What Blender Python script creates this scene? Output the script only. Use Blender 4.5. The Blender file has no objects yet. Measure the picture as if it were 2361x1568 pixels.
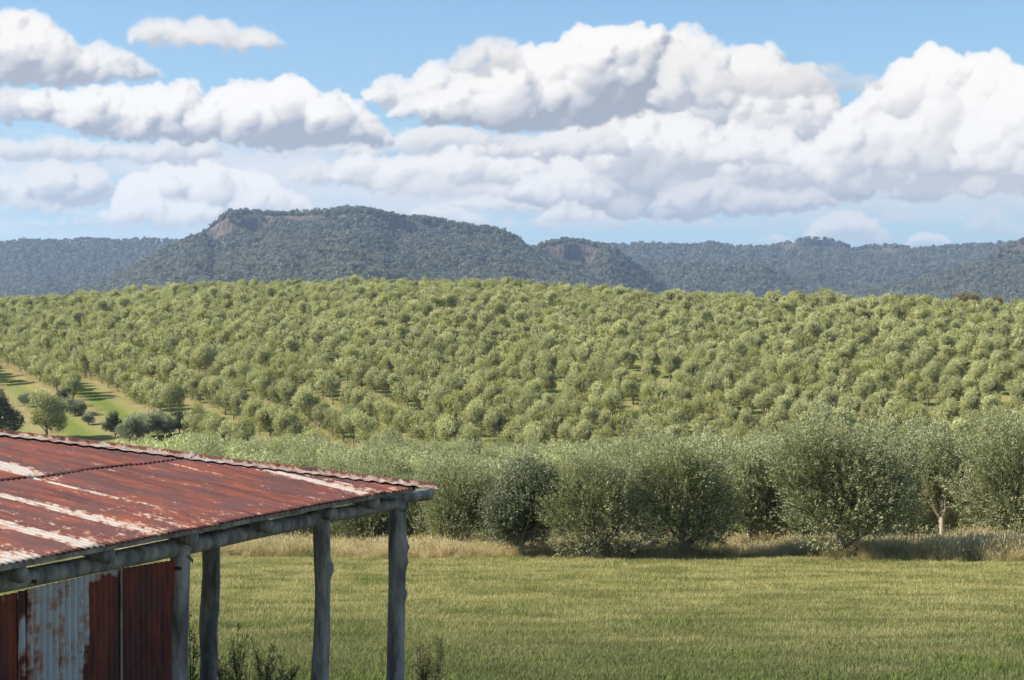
import bpy, math, random
import numpy as np
from mathutils import Vector, Matrix

# ------------------------------------------------------------------ basics
scene = bpy.context.scene
COL = scene.collection
F = 3936.0          # focal length in layout pixels (frame 2361 x 1568)
HOR = 730.0         # horizon row of the layout frame
CX = 1180.5
rng = np.random.default_rng(7)

def ray(px, py):    # direction for a layout pixel, y component 1
    return Vector(((px - CX) / F, 1.0, (HOR - py) / F))

def hash2(ix, iy, s):
    h = (ix.astype(np.int64) * 374761393 + iy.astype(np.int64) * 668265263 + s * 974634777) & 0xffffffff
    h = ((h ^ (h >> 13)) * 1274126177) & 0xffffffff
    return ((h ^ (h >> 16)) & 0xffff) / 65535.0

def noise2(x, y, s=0):
    x = np.asarray(x, float); y = np.asarray(y, float)
    ix = np.floor(x); iy = np.floor(y); fx = x - ix; fy = y - iy
    fx = fx * fx * (3 - 2 * fx); fy = fy * fy * (3 - 2 * fy)
    a = hash2(ix, iy, s); b = hash2(ix + 1, iy, s); c = hash2(ix, iy + 1, s); d = hash2(ix + 1, iy + 1, s)
    return (a + (b - a) * fx) * (1 - fy) + (c + (d - c) * fx) * fy

def fbm(x, y, s=0, o=4):
    v = 0; a = .5; t = 0
    for k in range(o):
        v = v + a * noise2(x * 2 ** k, y * 2 ** k, s + k * 17); t += a; a *= .5
    return v / t

def mesh_np(name, verts, faces, mats=(), mat_idx=None, smooth=False, attrs=None):
    """faces: int array (n,4) or (n,3), or a list of such arrays"""
    me = bpy.data.meshes.new(name)
    verts = np.asarray(verts, np.float32)
    fl = faces if isinstance(faces, list) else [faces]
    fl = [np.asarray(f, np.int32) for f in fl if len(f)]
    me.vertices.add(len(verts)); me.vertices.foreach_set('co', verts.ravel())
    nl = sum(f.size for f in fl); nf = sum(len(f) for f in fl)
    me.loops.add(nl); me.loops.foreach_set('vertex_index', np.concatenate([f.ravel() for f in fl]))
    me.polygons.add(nf)
    tot = np.concatenate([np.full(len(f), f.shape[1], np.int32) for f in fl])
    st = np.concatenate([[0], np.cumsum(tot)[:-1]]).astype(np.int32)
    me.polygons.foreach_set('loop_start', st); me.polygons.foreach_set('loop_total', tot)
    for m in mats: me.materials.append(m)
    if mat_idx is not None: me.polygons.foreach_set('material_index', np.asarray(mat_idx, np.int32))
    me.polygons.foreach_set('use_smooth', np.full(nf, smooth, bool))
    for k, v in (attrs or {}).items():
        v = np.asarray(v, np.float32)
        if v.ndim == 1:
            a = me.attributes.new(k, 'FLOAT', 'POINT'); a.data.foreach_set('value', v)
        else:
            a = me.attributes.new(k, 'FLOAT_VECTOR', 'POINT'); a.data.foreach_set('vector', v.ravel())
    me.update(calc_edges=True); me.validate()
    return me

def tag(o, label=None, cat=None, group=None, kind=None):
    if label: o['label'] = label
    if cat: o['category'] = cat
    if group: o['group'] = group
    if kind: o['kind'] = kind
    return o

def link(name, me, parent=None, loc=None):
    o = bpy.data.objects.new(name, me); COL.objects.link(o)
    if parent is not None: o.parent = parent
    if loc is not None: o.location = loc
    return o

def grid_faces(nu, nv):
    i = np.arange(nu - 1)[:, None] * nv + np.arange(nv - 1)[None, :]
    i = i.ravel()
    return np.stack([i, i + nv, i + nv + 1, i + 1], 1)

class MB:
    """collects tubes and boxes into one mesh"""
    def __init__(s): s.v = []; s.f4 = []; s.f3 = []; s.n = 0
    def add(s, v, f4=(), f3=()):
        v = np.asarray(v, float)
        if len(f4): s.f4.append(np.asarray(f4) + s.n)
        if len(f3): s.f3.append(np.asarray(f3) + s.n)
        s.v.append(v); s.n += len(v)
    def tube(s, pts, rad, sides=10, wob=0.0, seed=0, caps=True, wf=.45):
        pts = np.asarray(pts, float); n = len(pts)
        rad = np.broadcast_to(np.asarray(rad, float), (n,))
        t = np.gradient(pts, axis=0); t /= np.linalg.norm(t, axis=1)[:, None] + 1e-9
        ref = np.array([0, 0, 1.0]) if abs(t[0, 2]) < .9 else np.array([1.0, 0, 0])
        a = np.cross(t, ref); a /= np.linalg.norm(a, axis=1)[:, None]
        b = np.cross(t, a)
        th = np.linspace(0, 2 * np.pi, sides, endpoint=False)
        r = rad[:, None] * np.ones(sides)[None]
        if wob:
            r = r * (1 + wob * (fbm(th[None] * 1.3 + seed * 9 + 0 * r, np.arange(n)[:, None] * wf + 0 * r, seed, 2) - .5) * 2)
        v = pts[:, None] + a[:, None] * (np.cos(th)[None, :, None] * r[..., None]) + b[:, None] * (np.sin(th)[None, :, None] * r[..., None])
        f = []
        i = np.arange(n - 1)[:, None] * sides; j = np.arange(sides)[None]; j2 = (j + 1) % sides
        f = np.stack([i + j, i + j2, i + sides + j2, i + sides + j], -1).reshape(-1, 4)
        vv = v.reshape(-1, 3); f3 = []
        if caps:
            vv = np.vstack([vv, pts[0] , pts[-1]])
            c0 = n * sides; c1 = c0 + 1; jj = np.arange(sides); k = (jj + 1) % sides
            f3 = np.vstack([np.stack([np.full(sides, c0), k, jj], 1),
                            np.stack([np.full(sides, c1), (n - 1) * sides + jj, (n - 1) * sides + k], 1)])
        s.add(vv, f, f3)
    def box(s, lo, hi):
        x0, y0, z0 = lo; x1, y1, z1 = hi
        v = [(x0, y0, z0), (x1, y0, z0), (x1, y1, z0), (x0, y1, z0), (x0, y0, z1), (x1, y0, z1), (x1, y1, z1), (x0, y1, z1)]
        s.add(v, [(0, 3, 2, 1), (4, 5, 6, 7), (0, 1, 5, 4), (1, 2, 6, 5), (2, 3, 7, 6), (3, 0, 4, 7)])
    def mesh(s, name, mats=(), smooth=True):
        fl = ([np.vstack(s.f4)] if s.f4 else []) + ([np.vstack(s.f3)] if s.f3 else [])
        return mesh_np(name, np.vstack(s.v), fl, mats, smooth=smooth)

# ------------------------------------------------------------------ node helper
class NG:
    def __init__(s, tree): s.t = tree; s.n = tree.nodes; s.l = tree.links
    def node(s, typ, ins=None, **kw):
        nd = s.n.new(typ)
        for k, v in kw.items(): setattr(nd, k, v)
        for k, v in (ins or {}).items(): s.put(nd.inputs[k], v)
        return nd
    def put(s, sock, v):
        if isinstance(v, bpy.types.NodeSocket): s.l.new(v, sock)
        elif isinstance(v, (tuple, list)) and sock.type == 'RGBA' and len(v) == 3: sock.default_value = (*v, 1)
        else: sock.default_value = v
    def m(s, op, a, b=0.0, c=0.0, clamp=False):
        nd = s.n.new('ShaderNodeMath'); nd.operation = op; nd.use_clamp = clamp
        s.put(nd.inputs[0], a); s.put(nd.inputs[1], b)
        if op in ('MULTIPLY_ADD', 'SMOOTH_MIN', 'SMOOTH_MAX', 'WRAP', 'COMPARE'): s.put(nd.inputs[2], c)
        return nd.outputs[0]
    def add(s, a, b): return s.m('ADD', a, b)
    def sub(s, a, b): return s.m('SUBTRACT', a, b)
    def mul(s, a, b): return s.m('MULTIPLY', a, b)
    def mad(s, a, b, c): return s.m('MULTIPLY_ADD', a, b, c)
    def mr(s, v, a, b, c=0.0, d=1.0, interp='SMOOTHSTEP'):
        nd = s.n.new('ShaderNodeMapRange'); nd.interpolation_type = interp
        for i, x in enumerate((v, a, b, c, d)): s.put(nd.inputs[i], x)
        return nd.outputs[0]
    def mix(s, f, a, b, blend='MIX'):
        nd = s.n.new('ShaderNodeMix'); nd.data_type = 'RGBA'; nd.blend_type = blend
        s.put(nd.inputs[0], f); s.put(nd.inputs[6], a); s.put(nd.inputs[7], b)
        return nd.outputs[2]
    def comb(s, x, y, z=0.0):
        nd = s.n.new('ShaderNodeCombineXYZ')
        for i, v in enumerate((x, y, z)): s.put(nd.inputs[i], v)
        return nd.outputs[0]
    def sep(s, v):
        nd = s.n.new('ShaderNodeSeparateXYZ'); s.put(nd.inputs[0], v); return nd.outputs
    def noise(s, vec, scale, detail=3.0, rough=.5, dist=0.0, dims='3D'):
        nd = s.n.new('ShaderNodeTexNoise'); nd.noise_dimensions = dims
        if vec is not None: s.l.new(vec, nd.inputs['Vector'])
        nd.inputs['Scale'].default_value = scale; nd.inputs['Detail'].default_value = detail
        nd.inputs['Roughness'].default_value = rough; nd.inputs['Distortion'].default_value = dist
        return nd.outputs['Fac']
    def vmul(s, v, t):
        nd = s.n.new('ShaderNodeVectorMath'); nd.operation = 'MULTIPLY'
        s.put(nd.inputs[0], v); s.put(nd.inputs[1], t); return nd.outputs[0]
    def vadd(s, v, t):
        nd = s.n.new('ShaderNodeVectorMath'); nd.operation = 'ADD'
        s.put(nd.inputs[0], v); s.put(nd.inputs[1], t); return nd.outputs[0]
    def attr(s, name):
        nd = s.n.new('ShaderNodeAttribute'); nd.attribute_name = name; return nd
    def curve(s, val, pts):
        nd = s.n.new('ShaderNodeFloatCurve'); c = nd.mapping.curves[0]
        while len(c.points) > 2: c.points.remove(c.points[1])
        c.points[0].location = pts[0]; c.points[1].location = pts[-1]
        for p in pts[1:-1]: c.points.new(*p)
        for p in c.points: p.handle_type = 'VECTOR'
        nd.mapping.update(); s.put(nd.inputs['Value'], val); return nd.outputs[0]

def new_mat(name):
    m = bpy.data.materials.new(name); m.use_nodes = True; m.node_tree.nodes.clear()
    g = NG(m.node_tree); out = g.node('ShaderNodeOutputMaterial')
    return m, g, out

# ------------------------------------------------------------------ camera, sun
cam_d = bpy.data.cameras.new('camera'); cam = bpy.data.objects.new('camera', cam_d); COL.objects.link(cam)
cam_d.sensor_width = 36.0; cam_d.lens = F / 2361.0 * 36.0
cam_d.clip_start = .1; cam_d.clip_end = 30000
cam.location = (0, 0, 0)
cam.rotation_euler = (math.radians(90) - math.atan((784 - HOR) / F), 0, 0)
scene.camera = cam

SUN_EL = math.radians(36)
SUN_AZ = math.radians(-98)       # from +Y towards +X : the sun is to the left, a little behind the camera
sdir = Vector((math.sin(SUN_AZ) * math.cos(SUN_EL), math.cos(SUN_AZ) * math.cos(SUN_EL), math.sin(SUN_EL)))
sun_d = bpy.data.lights.new('sun', 'SUN'); sun = bpy.data.objects.new('sun', sun_d); COL.objects.link(sun)
sun_d.energy = 5.0; sun_d.angle = math.radians(.5); sun_d.color = (1.0, .93, .80)
sun.rotation_euler = sdir.to_track_quat('Z', 'Y').to_euler()

scene.view_settings.view_transform = 'Standard'; scene.view_settings.look = 'None'
scene.view_settings.gamma = 1.0; scene.view_settings.exposure = 0.98
scene.render.engine = 'CYCLES'
cy = scene.cycles
cy.use_denoising = True
cy.max_bounces = 6; cy.diffuse_bounces = 3; cy.glossy_bounces = 2; cy.transmission_bounces = 4
cy.transparent_max_bounces = 6; cy.volume_bounces = 1
cy.sample_clamp_indirect = 6.0


# ------------------------------------------------------------------ cumulus field of the sky (radiance per direction, computed here)
SX0, SX1, SY0, SY1, SSC = -260.0, 2620.0, -90.0, 730.0, 1.6     # window in angular sky units, units per texel

def blur(a, s):
    if s <= 0: return a
    r = int(max(1, round(s * 2.6))); k = np.exp(-np.arange(-r, r + 1) ** 2 / (2 * s * s)); k /= k.sum()
    p = np.pad(a, ((r, r), (r, r)), mode='edge')
    p = sum(k[i] * p[i:i + a.shape[0], :] for i in range(2 * r + 1))
    return sum(k[i] * p[:, i:i + a.shape[1]] for i in range(2 * r + 1))

def cloud_field():
    W = int((SX1 - SX0) / SSC); Hh = int((SY1 - SY0) / SSC)
    X, Y = np.meshgrid(SX0 + (np.arange(W) + .5) * SSC, SY0 + (np.arange(Hh) + .5) * SSC)
    w1 = (fbm(X / 55, Y / 55, 11, 6) - .5); w2 = (fbm(X / 55, Y / 55, 37, 6) - .5)
    det = fbm(X / 20, Y / 16, 5, 5) - .5
    ero = np.minimum(fbm(X / 34, Y / 24, 91, 5) - .5, .08)
    RGB = np.zeros((Hh, W, 3)); A = np.zeros((Hh, W))
    r_ = np.random.default_rng(5)
    L = np.array([-.50, .62, .60]); L = L / np.linalg.norm(L)

    def layer(top, bot, rmax=60, rmin=14, white=.97, base=.45, opac=1.0, soft=10, warp=32, dens=1.0, bsoft=14, gam=1.0, rel=1.0, tint=0.0, lv=2, fuzz=1.0):
        nonlocal RGB, A
        soft *= .85; fuzz *= .9
        tx, ty = zip(*top); bx, by = zip(*bot)
        x0 = max(SX0, min(tx[0], tx[-1]) - 80); x1 = min(SX1, tx[-1] + 80)
        i0 = int((x0 - SX0) / SSC); i1 = int((x1 - SX0) / SSC)
        y0 = max(SY0, min(ty) - 70); y1 = min(SY1, max(by) + 60)
        j0 = int((y0 - SY0) / SSC); j1 = int((y1 - SY0) / SSC)
        xs = X[j0:j1, i0:i1]; ys = Y[j0:j1, i0:i1]
        wx = xs + w1[j0:j1, i0:i1] * warp; wy = ys + w2[j0:j1, i0:i1] * warp
        T = lambda x: np.interp(x, tx, ty); B = lambda x: np.interp(x, bx, by)
        xa, xb = tx[0], tx[-1]
        puffs = []
        x = xa
        while x < xb:                                   # the outline
            th = float(B(x) - T(x))
            if th > 6:
                r = min(rmax, max(5.0, th * .5)) * r_.uniform(.35, .85)
                r = max(min(r, rmax), min(rmin, th * .5))
                puffs.append((x, T(x) + r * .95, r_.normal(0, r * .3), r))
                x += r * r_.uniform(.35, .8)
            else: x += 8
        area = sum(max(0, float(B(q) - T(q))) for q in np.arange(xa, xb, 8)) * 8
        for _ in range(int(area / (rmax * rmax) * 3.2 * dens)):   # the body
            q = r_.uniform(xa, xb); th = float(B(q) - T(q))
            if th < 10: continue
            r = min(rmax, th * .55) * r_.uniform(.3, 1.0); r = max(r, 5)
            yq = T(q) + r * .9 + (th - r * 1.2) * r_.uniform(0, 1) if th > r * 1.3 else T(q) + th * .5
            puffs.append((q, yq, r_.uniform(-.2, 1.3) * min(rmax, th) * .6, r))
        allp = list(puffs); cur = puffs
        for lvl in range(lv):
            nxt = []
            for (q, yq, zq, r) in cur:
                if r < 9: continue
                for _ in range(7 if lvl == 0 else 4):
                    d = r_.normal(size=3); d[2] = abs(d[2]) * .8; d[1] = -abs(d[1]) if r_.random() < .72 else d[1]
                    d /= np.linalg.norm(d); rr = r * r_.uniform(.26, .5)
                    nxt.append((q + d[0] * r * .82, yq + d[1] * r * .82, zq + d[2] * r * .82, rr))
            allp += nxt; cur = nxt
        H = np.full(xs.shape, -400.0); TH = np.zeros(xs.shape)
        gx0 = xs[0, 0]; gy0 = ys[0, 0]; mg = warp * .5 + 4
        for (q, yq, zq, r) in allp:
            a0 = max(0, int((q - r - mg - gx0) / SSC)); a1 = min(xs.shape[1], int((q + r + mg - gx0) / SSC) + 2)
            b0 = max(0, int((yq - r - mg - gy0) / SSC)); b1 = min(xs.shape[0], int((yq + r + mg - gy0) / SSC) + 2)
            if a1 <= a0 or b1 <= b0: continue
            dx = wx[b0:b1, a0:a1] - q; dy = wy[b0:b1, a0:a1] - yq
            c = r * r - dx * dx - dy * dy * 1.15
            ok = c > 0; c = np.sqrt(np.where(ok, c, 0))
            h = H[b0:b1, a0:a1]; np.maximum(h, np.where(ok, zq + c, -400), out=h)
            t_ = TH[b0:b1, a0:a1]; np.maximum(t_, c, out=t_)
        dd = det[j0:j1, i0:i1] * 1.25
        TH2 = blur(TH, fuzz * .8) + (dd * soft * 1.5 + ero[j0:j1, i0:i1] * 15) * (TH > 0)
        a = np.clip(1 - np.exp(-np.maximum(TH2 - 1, 0) / soft), 0, 1)
        Bm = B(wx); cut = np.clip((Bm - wy + dd * 26) / bsoft, 0, 1); cut = cut * cut * (3 - 2 * cut)
        a = blur(a * cut, fuzz) * opac
        t = np.clip((ys - T(xs)) / np.maximum(B(xs) - T(xs), 25), 0, 1)
        Hm = np.where(H < -399, np.nan, H)
        base_h = np.nanmin(Hm) if np.isfinite(Hm).any() else 0
        Hs = np.where(np.isnan(Hm), base_h, Hm) + dd * 5
        lit = 0
        for s, wgt in ((1.6, .30), (4, .36), (10, .34)):
            hb = blur(Hs, s); gy, gx = np.gradient(hb, SSC)
            k = {1.6: .8, 4: 1.0, 10: 1.4}[s]
            n = np.stack([-gx * k, gy * k, np.ones_like(gx)], -1)
            n /= np.linalg.norm(n, axis=-1, keepdims=True)
            lit = lit + wgt * (n @ L)
        # light from the upper left reaching each point: compare with the height of the field towards the sun
        occ = 0
        for dpx in (6, 14, 28):
            sh = np.roll(blur(Hs, 3), (int(dpx * .7), int(dpx * .6)), (0, 1)); occ = occ + np.clip((sh - Hs) / (dpx * 2.2), -.4, 1)
        occ = occ / 3
        f = .46 + .80 * (lit - .42) * rel - .30 * occ * rel
        edge = np.exp(-TH2 / 16.0)
        f = f + .28 * (1 - t) ** 1.5 - .52 * np.clip((t - .25) / .75, 0, 1) ** 1.2 + .10 * edge + dd * .12
        f = np.clip(f + .04 + .10 * (gam < 1), 0, 1) ** gam
        base = base - .05; lum = base + (white - base) * f
        k = np.clip((lum - .35) / .5, 0, 1)[..., None]
        tin = np.array([.92, 1.0, 1.17]) * (1 - k) + np.array([1.0, .99, .965]) * k
        tin = tin + tint * np.array([.05, 0, -.05])
        c = lum[..., None] * tin
        aa = a[..., None]
        RGB[j0:j1, i0:i1] = RGB[j0:j1, i0:i1] * (1 - aa) + c * aa
        A[j0:j1, i0:i1] = A[j0:j1, i0:i1] * (1 - a) + a

    def veil(xc, yc, rx, ry, op, lum, seed):
        nonlocal RGB, A
        n = fbm(X / 130, Y / 55, seed, 5)
        a = np.clip(1 - ((X - xc) / rx) ** 2 - ((Y - yc) / ry) ** 2, 0, 1) ** .6 * np.clip((n - .36) * 5, 0, 1) * op
        c = np.array([.95, .99, 1.05]) * (lum + (n - .5)[..., None] * .3)
        aa = a[..., None]; RGB[:] = RGB * (1 - aa) + c * aa; A[:] = A * (1 - a) + a

    veil(400, 420, 1300, 140, .85, .80, 3)
    veil(1500, 430, 1500, 110, .85, .76, 4)
    veil(900, 390, 900, 100, .85, .78, 9)
    veil(2300, 420, 700, 100, .85, .74, 6)
    # little far cumulus, low on the right
    layer([(1755, 552), (1790, 538), (1820, 546), (1850, 560)], [(1755, 560), (1850, 562)], 14, 5, .90, .70, soft=6, warp=10, bsoft=8, opac=.9)
    layer([(1866, 530), (1900, 492), (1950, 484), (2000, 498), (2030, 520), (2065, 548)], [(1866, 560), (2065, 564)], 26, 8, .92, .66, soft=9, warp=20, opac=.95)
    layer([(2085, 556), (2105, 542), (2130, 532), (2165, 538), (2192, 556)], [(2085, 566), (2192, 566)], 16, 5, .95, .74, soft=5, warp=8)
    layer([(2215, 520), (2250, 490), (2285, 472), (2320, 505), (2380, 520), (2600, 480)], [(2215, 545), (2380, 552), (2600, 540)], 24, 8, .84, .66, soft=14, opac=.7)
    layer([(960, 490), (1000, 468), (1050, 478), (1110, 500), (1135, 512)], [(960, 520), (1135, 522)], 18, 6, .95, .72, soft=8, opac=.9)
    layer([(1170, 500), (1210, 510), (1300, 480), (1500, 495), (1640, 500)], [(1170, 530), (1300, 530), (1640, 525)], 18, 6, .86, .66, soft=12, opac=.8)
    # lower left
    layer([(-255, 400), (0, 396), (60, 402), (110, 372), (200, 374), (240, 398), (262, 430)], [(-255, 470), (0, 486), (140, 494), (262, 470)], 44, 10, .93, .52, soft=12, opac=.95)
    layer([(-255, 470), (0, 460), (60, 452), (110, 470), (200, 480), (330, 500), (420, 520)], [(-255, 500), (0, 498), (200, 510), (420, 535)], 24, 8, .84, .55, soft=14, opac=.85)
    layer([(70, 512), (150, 500), (240, 500), (330, 515)], [(70, 524), (330, 530)], 16, 6, .88, .62, soft=10, opac=.8)
    layer([(268, 470), (285, 430), (320, 396), (370, 382), (430, 376), (480, 374), (540, 392), (600, 395), (660, 440)], [(268, 500), (420, 520), (560, 520), (660, 500)], 62, 12, 1.0, .60, soft=10)
    layer([(250, 480), (300, 462), (360, 450), (420, 455), (500, 478)], [(250, 515), (400, 528), (500, 520)], 34, 10, 1.0, .66, soft=9)
    layer([(540, 470), (570, 445), (620, 425), (660, 424), (700, 452), (735, 490)], [(540, 505), (735, 505)], 36, 9, .98, .66, soft=9)
    layer([(640, 415), (660, 398), (700, 380), (745, 374), (768, 400)], [(640, 424), (768, 430)], 24, 8, .92, .66, soft=10)
    # great bank, centre right
    layer([(1150, 400), (1250, 330), (1400, 235), (1470, 170), (1530, 92), (1580, 66), (1610, 78), (1650, 96), (1685, 140), (1705, 106), (1765, 112), (1790, 150), (1850, 150), (1872, 200), (1890, 300), (1950, 330)],
          [(1150, 470), (1300, 500), (1420, 512), (1550, 518), (1700, 500), (1850, 485), (1950, 470)], 90, 14, 1.0, .55, soft=14, dens=1.2)
    layer([(1180, 420), (1300, 392), (1420, 385), (1560, 400), (1700, 380), (1900, 400), (2100, 400), (2600, 390)],
          [(1180, 470), (1300, 497), (1450, 512), (1560, 516), (1700, 500), (1900, 470), (2361, 455), (2600, 455)], 60, 12, .84, .50, soft=18, opac=.9)
    layer([(1400, 350), (1430, 300), (1500, 255), (1560, 262), (1620, 300), (1700, 290), (1780, 310), (1850, 320), (1880, 380)], [(1400, 400), (1550, 420), (1700, 450), (1880, 440)], 62, 12, 1.04, .62, soft=11)
    layer([(1400, 385), (1440, 350), (1480, 338), (1520, 350), (1560, 400), (1620, 430)], [(1400, 420), (1500, 470), (1620, 470)], 40, 10, .66, .50, soft=16, opac=.85)
    # right tower
    layer([(1830, 350), (1860, 325), (1905, 308), (1955, 272), (1985, 225), (2045, 185), (2066, 150), (2100, 137), (2140, 110), (2180, 114), (2225, 132), (2285, 118), (2320, 142), (2400, 150), (2600, 130)],
          [(1830, 400), (1950, 442), (2100, 452), (2361, 455), (2600, 460)], 84, 14, 1.06, .66, soft=9, dens=1.2, gam=.85)
    layer([(2230, 330), (2290, 250), (2340, 190), (2400, 165), (2600, 150)], [(2230, 400), (2600, 430)], 70, 14, 1.08, .74, soft=9, gam=.8)
    layer([(1980, 350), (2040, 325), (2100, 320), (2170, 350), (2280, 370), (2420, 360)], [(1980, 400), (2170, 410), (2420, 400)], 40, 10, .90, .58, soft=20, opac=.75)
    layer([(770, 395), (790, 362), (830, 350), (880, 358), (930, 362), (1000, 348), (1080, 335), (1180, 345), (1230, 380)], [(770, 425), (850, 446), (960, 452), (1100, 440), (1230, 440)], 44, 10, 1.0, .62, soft=9)
    layer([(880, 440), (920, 420), (960, 428), (1010, 400), (1060, 420), (1200, 430), (1300, 440)], [(880, 450), (1060, 460), (1300, 470)], 22, 8, .9, .64, soft=12, opac=.8)
    layer([(880, 330), (930, 300), (980, 285), (1040, 292), (1080, 300), (1140, 330)], [(880, 345), (1000, 352), (1140, 352)], 26, 8, .96, .60, soft=9)
    layer([(1100, 330), (1180, 318), (1260, 320), (1330, 300), (1400, 285), (1450, 320)], [(1100, 366), (1260, 372), (1450, 366)], 30, 8, .92, .58, soft=10)
    layer([(1180, 440), (1230, 395), (1290, 380), (1350, 395), (1400, 440)], [(1180, 470), (1300, 478), (1400, 470)], 34, 9, 1.0, .62, soft=9)
    layer([(1000, 470), (1040, 455), (1120, 450), (1190, 462), (1250, 470)], [(1000, 485), (1250, 492)], 20, 7, .96, .66, soft=9)
    layer([(1240, 500), (1280, 470), (1330, 462), (1380, 480), (1420, 505)], [(1240, 512), (1420, 518)], 24, 8, .98, .68, soft=8)
    layer([(1500, 470), (1560, 430), (1640, 405), (1720, 420), (1800, 440), (1880, 430), (1940, 460)], [(1500, 495), (1640, 500), (1800, 488), (1940, 476)], 34, 9, .88, .56, soft=12, opac=.95)
    layer([(1640, 340), (1680, 312), (1730, 305), (1790, 330), (1830, 375)], [(1640, 380), (1740, 392), (1830, 392)], 34, 10, 1.02, .66, soft=9)
    layer([(1800, 265), (1830, 245), (1860, 250), (1885, 280)], [(1800, 285), (1885, 296)], 18, 6, 1.0, .72, soft=9, opac=.9)
    # second bank on the left, main left bank
    layer([(-255, 300), (0, 312), (60, 320), (110, 318), (200, 322), (330, 330), (420, 314), (480, 322), (540, 372)], [(-255, 368), (0, 370), (200, 378), (400, 382), (540, 378)], 30, 9, .90, .58, soft=12)
    layer([(560, 350), (700, 330), (800, 335), (900, 330), (980, 300), (1100, 300), (1250, 320)], [(560, 360), (800, 365), (1100, 350), (1250, 340)], 26, 9, .86, .6, soft=14, opac=.8)
    layer([(-255, 200), (0, 206), (80, 210), (140, 240), (200, 330)], [(-255, 285), (0, 290), (90, 284), (200, 300)], 50, 12, .88, .46, soft=14)
    layer([(85, 216), (140, 206), (200, 205), (290, 206), (390, 198), (420, 188), (470, 214), (500, 240), (530, 320)], [(85, 290), (180, 318), (320, 330), (430, 332), (530, 328)], 66, 13, 1.02, .44, soft=9)
    layer([(480, 230), (500, 197), (560, 200), (610, 186), (650, 180), (690, 176), (720, 212), (780, 213), (830, 243), (860, 270), (905, 318)], [(480, 328), (640, 346), (800, 350), (905, 340)], 70, 13, 1.04, .46, soft=9)
    # big centre cloud
    layer([(856, 222), (880, 178), (920, 174), (945, 190), (960, 160), (1000, 143), (1060, 148), (1100, 172), (1160, 172)], [(856, 240), (940, 270), (1160, 280)], 40, 11, 1.0, .60, soft=9)
    layer([(895, 262), (930, 235), (1000, 215), (1080, 190), (1150, 178), (1190, 122), (1230, 110), (1280, 108), (1320, 82), (1390, 68), (1440, 60), (1500, 72), (1545, 105), (1580, 160), (1620, 222)],
          [(895, 270), (980, 290), (1100, 304), (1200, 316), (1350, 300), (1450, 280), (1550, 262), (1620, 240)], 96, 15, 1.03, .44, soft=9, dens=1.1)
    layer([(1500, 215), (1530, 175), (1560, 110), (1600, 100), (1640, 130), (1662, 190), (1670, 235)], [(1500, 250), (1600, 268), (1670, 258)], 48, 12, .93, .58, soft=13)
    layer([(1030, 140), (1070, 110), (1120, 84), (1150, 82), (1180, 110), (1208, 152)], [(1030, 156), (1100, 176), (1208, 172)], 34, 10, .93, .66, soft=14, tint=.5, fuzz=2)
    layer([(1640, 190), (1690, 170), (1760, 168), (1800, 164), (1850, 144), (1872, 192)], [(1640, 215), (1760, 240), (1872, 222)], 36, 10, .78, .60, soft=20, opac=.92, tint=.6, fuzz=2)
    layer([(1888, 196), (1905, 148), (1930, 152), (1960, 172), (2010, 166), (2052, 198)], [(1888, 226), (1950, 214), (2052, 208)], 26, 9, .74, .62, soft=18, opac=.88, tint=.6, fuzz=2)
    # upper left
    layer([(305, 100), (318, 62), (350, 44), (400, 43), (435, 58), (466, 38), (510, 46), (560, 70), (600, 64), (645, 86), (668, 102)], [(305, 100), (400, 116), (500, 118), (600, 124), (668, 112)], 34, 9, .93, .62, soft=13, tint=.5, fuzz=2)
    layer([(190, 130), (212, 100), (270, 104), (320, 130), (365, 158), (402, 184)], [(190, 198), (300, 196), (402, 188)], 44, 11, .95, .46, soft=12, fuzz=1.6)
    layer([(-255, 30), (0, 25), (60, 28), (115, 52), (150, 80), (182, 122), (215, 180)], [(-255, 200), (0, 202), (130, 206), (215, 200)], 80, 14, .98, .46, soft=12, fuzz=1.6)
    layer([(840, 156), (870, 148), (902, 160)], [(840, 166), (902, 168)], 9, 5, .70, .62, soft=14, opac=.5, tint=.8, fuzz=3)
    return RGB, A

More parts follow.
